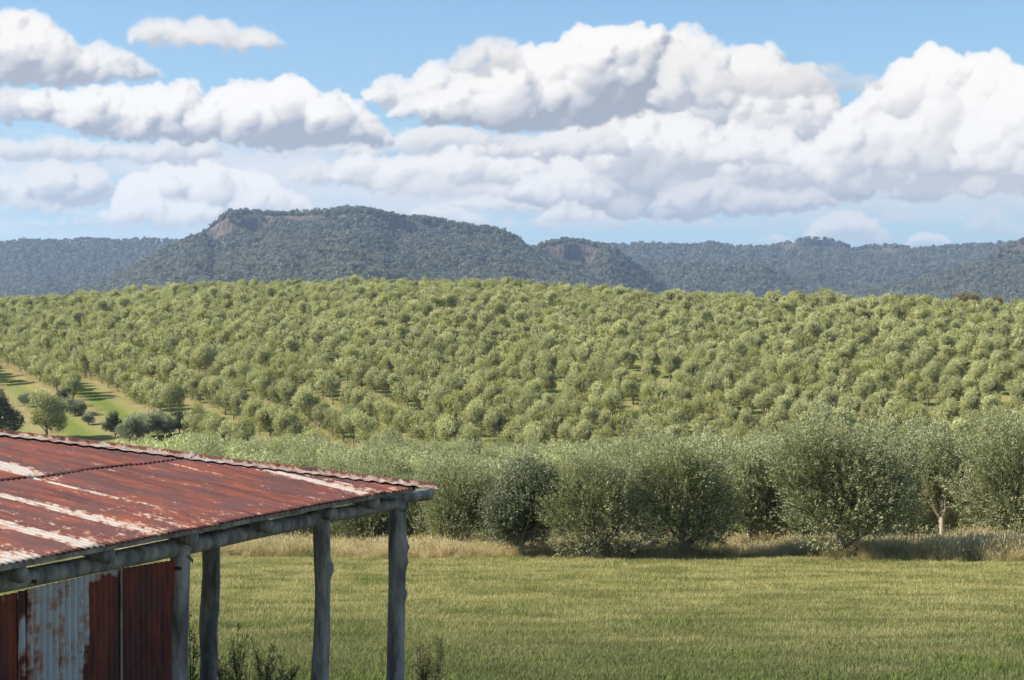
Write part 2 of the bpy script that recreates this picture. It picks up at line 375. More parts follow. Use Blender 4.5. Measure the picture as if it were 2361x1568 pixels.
SKY_S = .072
CL_S = .53
def build_world():
    RGB, A = cloud_field()
    Hh, W = A.shape
    buf = np.zeros((Hh, W, 4), np.float32); buf[..., :3] = RGB[::-1]; buf[..., 3] = A[::-1]
    # fade to nothing at the window's rim
    yy, xx = np.mgrid[0:Hh, 0:W]
    rim = np.clip(np.minimum(np.minimum(xx, W - 1 - xx), Hh - 1 - yy) / 40.0, 0, 1)[..., None]
    rim2 = np.clip(yy / 4.0, 0, 1)[..., None]
    buf *= rim * rim2
    rgb_img = bpy.data.images.new('cumulus_radiance', W, Hh, alpha=False, float_buffer=True); rgb_img.colorspace_settings.name = 'Linear Rec.709'
    a_img = bpy.data.images.new('cumulus_cover', W, Hh, alpha=False, float_buffer=True); a_img.colorspace_settings.name = 'Linear Rec.709'
    one = buf.copy(); one[..., 3] = 1; rgb_img.pixels.foreach_set(one.ravel()); rgb_img.pack()
    one[..., :3] = buf[..., 3:4]; a_img.pixels.foreach_set(one.ravel()); a_img.pack()
    w = bpy.data.worlds.new('World'); scene.world = w; w.use_nodes = True
    w.node_tree.nodes.clear(); g = NG(w.node_tree)
    out = g.node('ShaderNodeOutputWorld')
    sky = g.node('ShaderNodeTexSky', sky_type='NISHITA', sun_disc=False, sun_elevation=SUN_EL,
                 sun_rotation=SUN_AZ, altitude=300.0, air_density=1.0, dust_density=.5, ozone_density=1.5)
    d = g.sep(g.node('ShaderNodeTexCoord').outputs['Generated'])
    front = g.m('GREATER_THAN', d[1], .2)
    yy = g.m('MAXIMUM', d[1], .2)
    px = g.mad(g.m('DIVIDE', d[0], yy), F, CX); py = g.mad(g.m('DIVIDE', d[2], yy), -F, HOR)
    u = g.m('DIVIDE', g.sub(px, SX0), SX1 - SX0); v = g.sub(1.0, g.m('DIVIDE', g.sub(py, SY0), SY1 - SY0))
    # fine wisps break up the cloud edges
    n = g.noise(g.comb(u, v), 95.0, 3.0, .6, dims='2D')
    u = g.mad(g.sub(n, .5), .0022, u); v = g.mad(g.sub(n, .5), -.006, v)
    def tex(im):
        t = g.node('ShaderNodeTexImage', ins={'Vector': g.comb(u, v)}, extension='CLIP', interpolation='Cubic'); t.image = im
        return t.outputs['Color']
    skycol = g.vmul(sky.outputs['Color'], (SKY_S * .80, SKY_S * 1.0, SKY_S * 1.12))
    el = g.mr(d[2], 0.0, .20, 1.0, 0.0, 'LINEAR')
    skycol = g.mix(g.mul(el, .62), skycol, SKY_LOW)
    # broken cloud over the rest of the sky
    gen = g.noise(g.vmul(g.comb(d[0], d[1], d[2]), (1, 1, 2.2)), 3.0, 3.0, .55)
    gm = g.mul(g.mr(gen, .48, .62, 0.0, .8), g.sub(1.0, front))
    skycol = g.mix(gm, skycol, (.60 * CL_S, .62 * CL_S, .68 * CL_S))
    a = g.mul(g.sep(tex(a_img))[0], front)
    inv = g.sub(1.0, a)
    col = g.vadd(g.vmul(skycol, g.comb(inv, inv, inv)), g.vmul(tex(rgb_img), (CL_S * 1.05, CL_S, CL_S * .94)))
    fr = g.comb(front, front, front)
    bg = g.node('ShaderNodeBackground', ins={'Color': col, 'Strength': 1.0})
    g.l.new(bg.outputs[0], out.inputs['Surface'])
    w.cycles.sampling_method = 'MANUAL'; w.cycles.sample_map_resolution = 512
SKY_LOW = (.24, .33, .38)
build_world()

# ------------------------------------------------------------------ land
ROW_A = math.radians(25)                       # direction of the planted rows
RU = np.array([-math.sin(ROW_A), math.cos(ROW_A)]); RV = np.array([math.cos(ROW_A), math.sin(ROW_A)])
ROW_SP, TREE_SP = 7.6, 4.2
CR_X = [-400, 0, 130, 300, 430, 600, 800, 1100, 1400, 1600, 1800, 2000, 2200, 2361, 2800]
CR_TOP = [712, 692, 685, 674, 661, 656, 651, 650, 667, 679, 685, 689, 698, 704, 716]      # tops of the last trees
CR_D = [470, 470, 470, 470, 468, 465, 460, 455, 430, 410, 385, 365, 345, 330, 310]
NEAR_Y = [-60, -10, 0, 10, 15, 22, 30, 40, 54, 66, 80, 100, 120, 150, 175, 195]
NEAR_Z = [-.5, -1.5, -1.9, -3.6, -4.25, -4.85, -5.6, -6.45, -7.62, -8.8, -10.3, -12.4, -14.2, -16.0, -16.6, -16.9]
def ground_z(x, y):
    x = np.asarray(x, float); y = np.asarray(y, float)
    ys = np.maximum(y, 60.0)
    px = CX + F * x / ys
    c = np.interp(px, CR_X, CR_D); top = np.interp(px, CR_X, CR_TOP)
    zc = (HOR - top) / F * c - 4.3
    near = np.interp(y, NEAR_Y, NEAR_Z)
    t = np.clip((y - 190) / (c - 190), 0, 1)
    f = 1 - (1 - t) ** 1.35
    t0 = np.clip((y - 190) / 45, 0, 1)
    hill = -16.9 + (zc + 16.9) * f * (t0 * t0 * (3 - 2 * t0) * .35 + .65)
    z = np.where(y < 190, near, hill)
    b = np.clip((y - c) / 900, 0, 1); z = z - 36 * (b * b * (3 - 2 * b)) - np.clip(y - c, 0, 120) * .03
    z = z + (fbm(x / 22, y / 22, 3, 3) - .5) * np.clip((y - 40) / 100, 0, 1) * .8 + (fbm(x / 6, y / 6, 8, 3) - .5) * .22
    return z
def hit_ground(px, py):
    d = ray(px, py); t = 12.0
    while t < 520:
        if d.z * t < float(ground_z(d.x * t, t)): return d.x * t, t
        t += .15 + t * .001
    return d.x * t, t

def mat_ground():
    m, g, out = new_mat('pasture')
    tc = g.node('ShaderNodeTexCoord').outputs['Object']
    p = g.sep(tc)
    big = g.noise(tc, .05, 4, .55); mid = g.noise(tc, .5, 4, .6); fine = g.noise(tc, 6.0, 4, .65)
    stretch = g.noise(g.vmul(tc, (.06, .35, .2)), 1.0, 3, .55)
    green = g.mix(mid, (.18, .19, .065), (.29, .28, .12))
    dry = g.mix(fine, (.32, .28, .11), (.40, .34, .16))
    f1 = g.mr(g.add(g.mul(stretch, .6), g.mul(mid, .5)), .40, .72, 0.1, .8)
    lawn = g.mix(f1, green, dry)
    yel = g.mr(p[1], 26.0, 48.0, .0, .45)
    lawn = g.mix(yel, lawn, (.25, .24, .07))
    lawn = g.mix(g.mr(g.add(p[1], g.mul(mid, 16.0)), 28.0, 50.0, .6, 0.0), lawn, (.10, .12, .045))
    soil = g.mix(fine, (.20, .13, .07), (.34, .24, .13))
    strip = g.mul(g.mr(g.add(p[1], g.mul(mid, 4.0)), 53.5, 56.0), g.mr(p[1], 150.0, 190.0, 1.0, 0.0))
    col = g.mix(g.mul(strip, .75), lawn, g.mix(mid, (.42, .33, .18), (.26, .23, .09)))
    w = g.m('DIVIDE', g.add(g.mul(p[0], float(RV[0])), g.mul(p[1], float(RV[1]))), ROW_SP)
    fr = g.m('ABSOLUTE', g.sub(g.m('FRACT', g.add(w, g.mul(g.sub(mid, .5), .16))), .5))       # 0.5 under the trees
    under = g.mul(g.mr(g.add(fr, g.mul(g.sub(fine, .5), .10)), .36, .47, 0.0, 1.0), .85)
    lane = g.mix(g.mr(fr, .05, .30, .0, 1.0), (.15, .19, .035), (.25, .245, .08))
    hillc = g.mix(under, lane, g.mix(fine, (.34, .26, .14), (.25, .23, .09)))
    hillc = g.mix(g.mr(big, .45, .62, 0.0, .35), hillc, (.30, .25, .11))
    hf = g.mr(p[1], 185.0, 215.0)
    col = g.mix(hf, col, hillc)
    col = g.mix(.5, col, g.mix(g.mr(fine, .25, .75), (.35, .35, .35), (1.25, 1.25, 1.25)), 'MULTIPLY')
    bump = g.node('ShaderNodeBump', ins={'Strength': .6, 'Distance': .12, 'Height': fine})
    bs = g.node('ShaderNodeBsdfPrincipled', ins={'Base Color': col, 'Roughness': .95, 'Normal': bump.outputs[0]})
    bs.inputs['Specular IOR Level'].default_value = .1
    g.l.new(bs.outputs[0], out.inputs['Surface']); return m

ys = np.unique(np.concatenate([np.linspace(-60, 10, 15), np.linspace(10, 70, 81), np.linspace(70, 200, 66), np.linspace(200, 520, 130), np.geomspace(520, 9000, 40)]))
ks = np.linspace(-1, 1, 181); ks = np.sign(ks) * (np.abs(ks) * .55 + .45 * np.abs(ks) ** 3)
Yg, Kg = np.meshgrid(ys, ks, indexing='ij')
Xg = Kg * (60 + np.maximum(Yg, 0) * 1.05)
Zg = ground_z(Xg, Yg)
gv = np.stack([Xg, Yg, Zg], -1).reshape(-1, 3)
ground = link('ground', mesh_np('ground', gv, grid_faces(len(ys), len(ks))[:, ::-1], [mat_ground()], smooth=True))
tag(ground, kind='structure')

# ------------------------------------------------------------------ scattering (for what nobody could count)
def scatter(name, pts, rot, scl, idx, protos, label):
    """one object: copies of small meshes set on the given points"""
    me = bpy.data.meshes.new(name); me.vertices.add(len(pts)); me.vertices.foreach_set('co', np.asarray(pts, np.float32).ravel())
    a = me.attributes.new('rot', 'FLOAT_VECTOR', 'POINT'); a.data.foreach_set('vector', np.asarray(rot, np.float32).ravel())
    a = me.attributes.new('scl', 'FLOAT_VECTOR', 'POINT'); a.data.foreach_set('vector', np.asarray(scl, np.float32).ravel())
    a = me.attributes.new('pick', 'INT', 'POINT'); a.data.foreach_set('value', np.asarray(idx, np.int32))
    o = link(name, me)
    ng = bpy.data.node_groups.new(name, 'GeometryNodeTree')
    ng.interface.new_socket('Geometry', in_out='INPUT', socket_type='NodeSocketGeometry')
    ng.interface.new_socket('Geometry', in_out='OUTPUT', socket_type='NodeSocketGeometry')
    N = ng.nodes; Lk = ng.links
    gi = N.new('NodeGroupInput'); go = N.new('NodeGroupOutput'); jn = N.new('GeometryNodeJoinGeometry')
    def na(nm, ty):
        n = N.new('GeometryNodeInputNamedAttribute'); n.data_type = ty; n.inputs['Name'].default_value = nm; return n.outputs['Attribute']
    r_, s_, k_ = na('rot', 'FLOAT_VECTOR'), na('scl', 'FLOAT_VECTOR'), na('pick', 'INT')
    for i, pm in enumerate(protos):
        po = bpy.data.objects.new(name + '_source', pm)
        oi = N.new('GeometryNodeObjectInfo'); oi.inputs['Object'].default_value = po
        eq = N.new('FunctionNodeCompare'); eq.data_type = 'INT'; eq.operation = 'EQUAL'
        Lk.new(k_, eq.inputs[2]); eq.inputs[3].default_value = i
        ip = N.new('GeometryNodeInstanceOnPoints')
        Lk.new(gi.outputs[0], ip.inputs['Points']); Lk.new(eq.outputs[0], ip.inputs['Selection'])
        Lk.new(oi.outputs['Geometry'], ip.inputs['Instance']); Lk.new(r_, ip.inputs['Rotation']); Lk.new(s_, ip.inputs['Scale'])
        Lk.new(ip.outputs[0], jn.inputs[0])
    Lk.new(jn.outputs[0], go.inputs[0])
    md = o.modifiers.new('scatter', 'NODES'); md.node_group = ng
    tag(o, label, kind='stuff'); return o

# ------------------------------------------------------------------ foliage
def mat_leaf(name, top1, top2, under, trans=.30, gloss=.35, varh=.25, warm=(.30, .26, .06), warmf=.25, rough=.42):
    m, g, out = new_mat(name)
    oi = g.node('ShaderNodeObjectInfo')
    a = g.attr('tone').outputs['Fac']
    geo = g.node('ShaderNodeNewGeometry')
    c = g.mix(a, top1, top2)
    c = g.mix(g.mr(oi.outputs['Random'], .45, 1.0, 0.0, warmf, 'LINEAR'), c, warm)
    c = g.mix(geo.outputs['Backfacing'], c, under)
    r2 = g.m('FRACT', g.mul(oi.outputs['Random'], 17.3))
    br = g.mr(r2, 0.0, 1.0, 1 - varh, 1 + varh, 'LINEAR')
    c = g.vmul(c, g.comb(br, br, br))
    df = g.node('ShaderNodeBsdfPrincipled', ins={'Base Color': c, 'Roughness': rough})
    df.inputs['Specular IOR Level'].default_value = gloss
    tr = g.node('ShaderNodeBsdfTranslucent', ins={'Color': g.vmul(c, (1.15, 1.25, .7))})
    mx = g.node('ShaderNodeMixShader'); mx.inputs[0].default_value = trans
    g.l.new(df.outputs[0], mx.inputs[1]); g.l.new(tr.outputs[0], mx.inputs[2])
    g.l.new(mx.outputs[0], out.inputs['Surface']); return m
def mat_bark(name, c1, c2, sc=6.0):
    m, g, out = new_mat(name)
    tc = g.node('ShaderNodeTexCoord').outputs['Object']
    n = g.noise(g.vmul(tc, (1, 1, .25)), sc, 5, .65)
    col = g.mix(g.mr(n, .3, .7), c1, c2)
    b = g.node('ShaderNodeBump', ins={'Strength': .8, 'Distance': .02, 'Height': n})
    bs = g.node('ShaderNodeBsdfPrincipled', ins={'Base Color': col, 'Roughness': .9, 'Normal': b.outputs[0]})
    g.l.new(bs.outputs[0], out.inputs['Surface']); return m

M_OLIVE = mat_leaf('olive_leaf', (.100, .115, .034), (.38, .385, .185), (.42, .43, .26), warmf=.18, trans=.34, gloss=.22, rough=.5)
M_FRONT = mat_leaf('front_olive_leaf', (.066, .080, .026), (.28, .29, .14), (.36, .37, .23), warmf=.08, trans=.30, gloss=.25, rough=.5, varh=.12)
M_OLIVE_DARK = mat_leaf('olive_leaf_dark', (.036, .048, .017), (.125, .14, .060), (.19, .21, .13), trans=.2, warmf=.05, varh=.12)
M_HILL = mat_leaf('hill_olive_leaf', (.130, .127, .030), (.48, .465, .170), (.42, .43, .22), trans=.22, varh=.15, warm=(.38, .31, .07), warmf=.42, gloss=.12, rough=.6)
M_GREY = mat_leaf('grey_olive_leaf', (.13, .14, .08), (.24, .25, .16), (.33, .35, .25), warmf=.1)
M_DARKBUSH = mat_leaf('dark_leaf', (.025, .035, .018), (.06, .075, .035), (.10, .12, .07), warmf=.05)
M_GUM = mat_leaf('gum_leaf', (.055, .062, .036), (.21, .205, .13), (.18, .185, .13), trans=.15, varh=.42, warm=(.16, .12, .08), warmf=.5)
M_GUMB = mat_leaf('brown_gum_leaf', (.17, .12, .05), (.28, .20, .09), (.26, .20, .10), warmf=0)
M_BARK = mat_bark('olive_bark', (.10, .075, .055), (.30, .26, .20))
M_BARKP = mat_bark('pale_bark', (.30, .25, .20), (.52, .46, .38))

def crown(seed, H, W, zb, shoots, per, ll, lw, lobes=16, upright=.6, irr=.3, inner=.25, shoot_len=.45, top_boost=1.0, coh=.0):
    """leaf mesh: shoots grow outward and up from a set of lobes; every leaf is a diamond"""
    r = np.random.default_rng(seed)
    rx = W / 2; rz = (H - zb) / 2; zc = zb + rz
    d = r.normal(size=(lobes, 3)); d /= np.linalg.norm(d, axis=1)[:, None]
    d[:, 2] = r.uniform(-.95, .95, lobes); h_ = np.sqrt(1 - (d[:, 2] * .8) ** 2); d[:, :2] *= (h_ / (np.linalg.norm(d[:, :2], axis=1) + 1e-6))[:, None]
    lr = rx * r.uniform(.34, .56, lobes)
    lc = d * np.array([rx, rx, rz]) * np.array([.62, .62, .76]) * (1 + irr * r.uniform(-1, .6, (lobes, 1))); lc[:, 2] += zc
    lc = np.vstack([lc, [0, 0, zc]]); lr = np.append(lr, rx * .62)
    w = lr ** 2; k = r.choice(len(lc), shoots, p=w / w.sum())
    u = r.normal(size=(shoots, 3)); u /= np.linalg.norm(u, axis=1)[:, None]
    rad = np.where(r.random(shoots) < inner, r.uniform(.1, .8, shoots), r.uniform(.78, 1.0, shoots))
    p = lc[k] + u * (lr[k] * rad)[:, None]
    # gaps: drop shoots by a coarse field
    n = fbm(p[:, 0] * 1.6 + seed, p[:, 2] * 1.6 + p[:, 1] * 1.3, seed, 3)
    keep = (n > .36) | (r.random(shoots) < .45)
    p, u = p[keep], u[keep]
    out = p - np.array([0, 0, zc - rz * .4]); out /= np.linalg.norm(out, axis=1)[:, None] + 1e-6
    sd = out * .5 + u * .35 + np.array([0, 0, upright]) + r.normal(size=p.shape) * .22
    sd /= np.linalg.norm(sd, axis=1)[:, None]
    sl = shoot_len * r.uniform(.4, 1.0, len(p)) * (1 + (p[:, 2] > zc + rz * .5) * .5 * top_boost)
    tt = np.linspace(0, 1, per)[None, :] + r.uniform(-.06, .06, (len(p), per))
    q = p[:, None] + sd[:, None] * (tt * sl[:, None])[..., None]
    q = q.reshape(-1, 3); q += r.normal(size=q.shape) * ll * .18
    sdr = np.repeat(sd, per, 0)
    side = r.normal(size=q.shape); side -= (side * sdr).sum(1)[:, None] * sdr; side /= np.linalg.norm(side, axis=1)[:, None]
    ld = sdr * .75 + side * .8; ld /= np.linalg.norm(ld, axis=1)[:, None]
    nn = np.cross(ld, r.normal(size=q.shape) * .6 + np.cross(side, sdr)); nn /= np.linalg.norm(nn, axis=1)[:, None] + 1e-6
    if coh:
        oo = np.repeat(out + np.array([0, 0, .25]), per, 0); nn = nn * (1 - coh) + oo * coh; nn -= (nn * ld).sum(1)[:, None] * ld * .6; nn /= np.linalg.norm(nn, axis=1)[:, None] + 1e-6
    nn = np.where((nn[:, 2] < 0)[:, None] & (r.random(len(q)) < .75)[:, None], -nn, nn)
    wd = np.cross(nn, ld)
    L = ll * r.uniform(.7, 1.25, len(q)); Wd = lw * r.uniform(.7, 1.2, len(q))
    ok = q[:, 2] > zb * .55 + .05
    q, ld, wd, L, Wd = q[ok], ld[ok], wd[ok], L[ok], Wd[ok]
    a = q; b = q + ld * (L * .45)[:, None] + wd * (Wd * .5)[:, None]; c = q + ld * L[:, None]; e = q + ld * (L * .45)[:, None] - wd * (Wd * .5)[:, None]
    v = np.stack([a, b, c, e], 1).reshape(-1, 3)
    f = np.arange(len(v)).reshape(-1, 4)
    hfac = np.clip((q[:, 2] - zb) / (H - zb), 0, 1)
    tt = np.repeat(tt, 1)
    tone = np.repeat(np.clip(-.08 + .50 * tt.ravel()[ok] + .55 * hfac ** 2.5 + r.uniform(-.17, .20, len(q)), 0, 1), 4)  # paler shoot tips; crown top also lightened, its lit rim put into the tone
    return v, f, tone
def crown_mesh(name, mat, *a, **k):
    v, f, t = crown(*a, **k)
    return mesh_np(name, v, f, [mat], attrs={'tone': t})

def trunk(seed, H, W, zb, r0=.11, limbs=6, sides=8, mb=None):
    r = np.random.default_rng(seed + 500); m = mb or MB()
    n = 7; zs = np.linspace(-.25, zb + (H - zb) * .45, n)
    ph = r.uniform(0, 6.3); pts = np.stack([np.cos(ph) * .08 * np.sin(zs * 1.3), np.sin(ph) * .08 * np.sin(zs * 1.7), zs], 1)
    m.tube(pts, r0 * np.array([1.45, 1.1, .95, .85, .7, .55, .35]), sides, .2, seed)
    for i in range(limbs):
        a = r.uniform(0, 6.28); z0 = zb * r.uniform(.7, 1.25) + .15 + i * .08
        s = np.linspace(0, 1, 5)[:, None]
        end = np.array([math.cos(a) * W * .36, math.sin(a) * W * .36, z0 + (H - zb) * r.uniform(.25, .6)])
        st = np.array([0, 0, z0]); p = st + (end - st) * s; p[:, 2] += np.sin(s[:, 0] * math.pi) * -.08 * W * .3
        p[1:-1] += r.normal(size=(3, 3)) * .05
        m.tube(p, r0 * np.array([.55, .45, .35, .22, .08]), 6, .15, seed + i, caps=False)
    return m
def trunk_mesh(name, mat, *a, **k): return trunk(*a, **k).mesh(name, [mat])

def joined(name, cr, tm, mats):
    v, f, t = cr; V = np.vstack(tm.v); f4 = np.vstack(tm.f4); f3 = np.vstack(tm.f3) if tm.f3 else np.zeros((0, 3), int)
    return mesh_np(name, np.vstack([v, V]), [np.vstack([f, f4 + len(v)]), f3 + len(v)] if len(f3) else [np.vstack([f, f4 + len(v)])], mats,
                   mat_idx=[0] * len(f) + [1] * (len(f4) + len(f3)), attrs={'tone': np.concatenate([t, np.zeros(len(V))])})

NTREE = 'olive_tree'
class Kind: pass
def kind(mat, bark, seeds, H, W, zb, lod, **kw):
    """crown/trunk meshes of one sort of tree"""
    shoots, per, ll, lw, limbs, sides = lod
    out = []
    for s in seeds:
        r = np.random.default_rng(s); h = H * r.uniform(.94, 1.06); w = W * r.uniform(.92, 1.08)
        k = Kind(); k.H, k.W = h, w
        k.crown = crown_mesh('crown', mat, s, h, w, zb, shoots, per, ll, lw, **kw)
        vv = np.empty(len(k.crown.vertices) * 3, np.float32); k.crown.vertices.foreach_get('co', vv); vv = vv.reshape(-1, 3)
        k.AH, k.AW = float(np.percentile(vv[:, 2], 99.3)), float(2 * np.percentile(np.abs(vv[:, :2]).max(1), 96))
        k.trunk = trunk_mesh('trunk', bark, s, h, w, zb, limbs=limbs, sides=sides)
        out.append(k)
    return out
LOD0 = (5600, 14, .105, .030, 9, 10)
LOD1 = (1900, 9, .20, .062, 5, 6)
LOD2 = (950, 8, .25, .088, 3, 5)
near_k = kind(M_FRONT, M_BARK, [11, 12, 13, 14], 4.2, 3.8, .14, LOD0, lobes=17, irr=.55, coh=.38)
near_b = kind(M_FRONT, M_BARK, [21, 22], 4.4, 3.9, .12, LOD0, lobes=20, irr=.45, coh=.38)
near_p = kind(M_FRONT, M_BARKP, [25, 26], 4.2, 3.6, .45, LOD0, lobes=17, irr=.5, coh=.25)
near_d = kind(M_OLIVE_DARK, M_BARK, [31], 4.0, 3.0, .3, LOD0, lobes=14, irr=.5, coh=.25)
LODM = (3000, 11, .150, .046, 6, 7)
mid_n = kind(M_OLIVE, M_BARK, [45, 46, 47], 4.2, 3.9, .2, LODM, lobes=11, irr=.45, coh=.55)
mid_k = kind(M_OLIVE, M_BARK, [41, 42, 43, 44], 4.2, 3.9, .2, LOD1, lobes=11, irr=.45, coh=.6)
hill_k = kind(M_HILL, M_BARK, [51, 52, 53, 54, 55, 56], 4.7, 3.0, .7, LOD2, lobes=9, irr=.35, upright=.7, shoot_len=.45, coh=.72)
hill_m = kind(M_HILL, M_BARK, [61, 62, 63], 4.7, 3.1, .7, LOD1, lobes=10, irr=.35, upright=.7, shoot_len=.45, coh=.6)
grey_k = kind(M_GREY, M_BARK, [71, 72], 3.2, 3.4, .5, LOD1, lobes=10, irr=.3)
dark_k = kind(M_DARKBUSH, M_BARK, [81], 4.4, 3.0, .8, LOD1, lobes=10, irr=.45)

def put_tree(k, x, y, label, group=None, sx=1.0, sz=1.0, rz=None, name=NTREE, cat='olive tree', z=None):
    e = bpy.data.objects.new(name, None); COL.objects.link(e)
    e.location = (x, y, float(ground_z(x, y)) if z is None else z)
    e.rotation_euler = (0, 0, rng.uniform(0, 6.28) if rz is None else rz); e.scale = (sx, sx, sz)
    e.empty_display_size = .2
    tag(e, label, cat, group)
    for nm, me in (('crown', k.crown), ('trunk', k.trunk)):
        o = bpy.data.objects.new(nm, me); COL.objects.link(o); o.parent = e
    return e
TREES = []      # (x, y, halfwidth, height) of everything planted, used for hiding tests

def tree_px(klist, i, tx, by, top, hw, label, group=None, **kw):
    """a tree whose trunk meets the ground at this spot and whose crown has this height and half width"""
    x, y = hit_ground(tx, by); k = klist[i % len(klist)]
    z = float(ground_z(x, y)); H = (HOR - top) / F * y - z; W = 2 * hw / F * y
    sz = H / k.AH; sx = W / k.AW
    TREES.append((x, y, W / 2, H, True))
    return put_tree(k, x, y, label, group, sx, sz, **kw)

# the front of the grove
front = [
 (near_k, 0, 590, 1257, 1150, 62, 'small low olive tree behind the log beam, leftmost of the front line'),
 (near_k, 1, 700, 1264, 1098, 84, 'olive tree in the front line just left of the knotted shed post'),
 (near_k, 2, 845, 1270, 1078, 86, 'olive tree framed between the two right-hand shed posts'),
 (near_k, 3, 960, 1272, 1070, 66, 'shaded olive tree directly behind the rightmost shed post'),
 (near_b, 1, 1052, 1276, 1052, 84, 'grey-green olive tree just right of the end of the rusty roof'),
 (near_d, 0, 1203, 1285, 1062, 80, 'dark, nearly black-green olive tree in the front line'),
 (near_k, 1, 1366, 1290, 1036, 118, 'broad sprawling olive tree right of the dark one, with tall dry grass at its foot'),
 (near_b, 0, 1577, 1288, 1010, 118, 'bushy low-skirted olive tree with short dark trunk beside the mown grass'),
 (near_p, 0, 1733, 1264, 1022, 100, 'set-back olive tree with a pale thin trunk showing, left of the biggest round one'),
 (near_b, 1, 1945, 1286, 962, 150, 'biggest round olive tree with a forked trunk standing in the long grass'),
 (near_p, 1, 2176, 1250, 975, 104, 'upright olive tree with a pale straight trunk, between the biggest one and the right edge'),
 (near_b, 0, 2352, 1262, 952, 128, 'tall olive tree cut by the right edge of the picture'),
]
for ks_, i, tx, by, top, hw, lb in front:
    tree_px(ks_, i, tx, by, top, hw, lb, 'olive trees along the front of the grove')

# the grove behind them, out to the valley floor
grove = []
y = 62.0; row = 0
while y < 186:
    sp = 3.9 if y < 120 else 4.2
    n = int(y * .36 / sp) + 2
    for i in range(-n, n + 1):
        x = (i + .5 * (row % 2)) * sp + rng.uniform(-.6, .6); yy = y + rng.uniform(-.9, .9)
        px = CX + F * x / yy
        if px < 262 + (yy - 60) * .05 or px > 2760: continue
        if any((abs(x - t[0]) < 2.4 and abs(yy - t[1]) < 2.4) or (abs(x * t[1] / yy - t[0]) < 2.6 and yy < t[1] + 1.5) for t in TREES): continue
        if yy > 150 and rng.random() < .06: continue
        s_ = rng.uniform(.66, 1.06); grove.append((x, yy, s_, s_ * rng.uniform(.85, 1.1)))
    y += 4.9 + (y - 60) * .012; row += 1
def in_hill(x, y):
    px = CX + F * x / y; py = HOR - F * float(ground_z(x, y)) / y
    lim = np.interp(px, [-300, 0, 110, 225, 300, 440, 480, 2400], [860, 896, 915, 935, 958, 985, 1200, 1200])
    return py < lim
hill = []
for a in range(-90, 110):
    for b in range(-60, 90):
        w = a * ROW_SP; u = b * TREE_SP
        x = RV[0] * w + RU[0] * u; yy = RV[1] * w + RU[1] * u + 200
        # keep the planting line of the ground pattern
        x = x + rng.normal(0, .18); yy = yy + rng.normal(0, .18)
        if yy < 192 or abs(x / yy) > .40: continue
        px = CX + F * x / yy
        if yy > float(np.interp(px, CR_X, CR_D)) + 22: continue
        if not in_hill(x, yy): continue
        if rng.random() < .035: continue
        s = rng.uniform(.86, 1.16)
        if rng.random() < .06: s *= .75
        hill.append((x, yy, s, s * rng.uniform(.92, 1.1)))
print('grove', len(grove), 'hill', len(hill))

# which of them show largest
RS = 4.0; BW, BH = int(2361 / RS), int(1568 / RS)
buf = np.full((BH, BW), -1, np.int32)
cand = [('g', *t) for t in grove] + [('h', *t) for t in hill]
order = sorted(range(len(cand)), key=lambda i: cand[i][2])
yyb, xxb = np.mgrid[0:BH, 0:BW]
def stamp(x, y, hw, h, idx, z):
    cx = (CX + F * x / y) / RS; top = (HOR - F * (z + h) / y) / RS; bot = (HOR - F * (z + .6) / y) / RS
    rx = F * hw / y / RS; ry = (bot - top) / 2; cy_ = (top + bot) / 2
    x0, x1 = max(0, int(cx - rx)), min(BW, int(cx + rx) + 2); y0, y1 = max(0, int(top)), min(BH, int(bot) + 2)
    if x1 <= x0 or y1 <= y0: return
    sub = buf[y0:y1, x0:x1]
    m = (((xxb[y0:y1, x0:x1] + .5 - cx) / max(rx, .8)) ** 2 + ((yyb[y0:y1, x0:x1] + .5 - cy_) / max(ry, .8)) ** 2 < 1) & (sub == -1)
    sub[m] = idx
# the roof hides part of the left
for px_ in range(BW):
    X_ = px_ * RS
    if X_ < 1000: buf[int((1000 + X_ * .107) / RS):int(max(1305 - .18 * X_, 1000 + X_ * .107) / RS) + 8, px_] = -2
for (x, y, hw, h, _) in TREES: stamp(x, y, hw, h, -3, float(ground_z(x, y)))
for i in order:
    _, x, y, s, sz = cand[i]
    stamp(x, y, 1.9 * s, 4.2 * sz, i, float(ground_z(x, y)))
cnt = np.bincount(buf[buf >= 0].ravel(), minlength=len(cand))
NIND = 270
best = set(i for i in sorted(range(len(cand)), key=lambda i: -cnt[i])[:NIND] if cnt[i] > 0)
SINGLE = []
tones = rng.random(len(cand))
g_lab = 'silvery olive tree, one of the many close behind the front line of the grove'
h_lab = 'round-headed yellow-green olive tree planted in rows on the lower hillside'
rest_g, rest_h = [], []
for i, (c, x, y, s, sz) in enumerate(cand):
    if i in best:
        if c == 'g': put_tree(mid_n[i % 3] if y < 105 else mid_k[i % 4], x, y, g_lab, 'silvery olive trees of the grove behind the front line', s * .84, sz * .92)
        else:
            k = hill_m[i % 3] if y < 285 else hill_k[i % 6]
            put_tree(k, x, y, h_lab, 'olive trees planted in rows up the hillside', s * 3.0 / k.AW, sz * 4.3 / k.AH)
    else: (rest_g if c == 'g' else rest_h).append((x, y, s, sz))
def mass(name, rows, protos, label, kx=1.0, kz=1.0):
    a = np.array(rows); n = len(a)
    z = ground_z(a[:, 0], a[:, 1])
    return scatter(name, np.stack([a[:, 0], a[:, 1], z], 1), np.stack([0 * z, 0 * z, rng.uniform(0, 6.28, n)], 1),
                   np.stack([a[:, 2] * kx, a[:, 2] * kx, a[:, 3] * kz], 1), rng.integers(0, len(protos), n), protos, label)
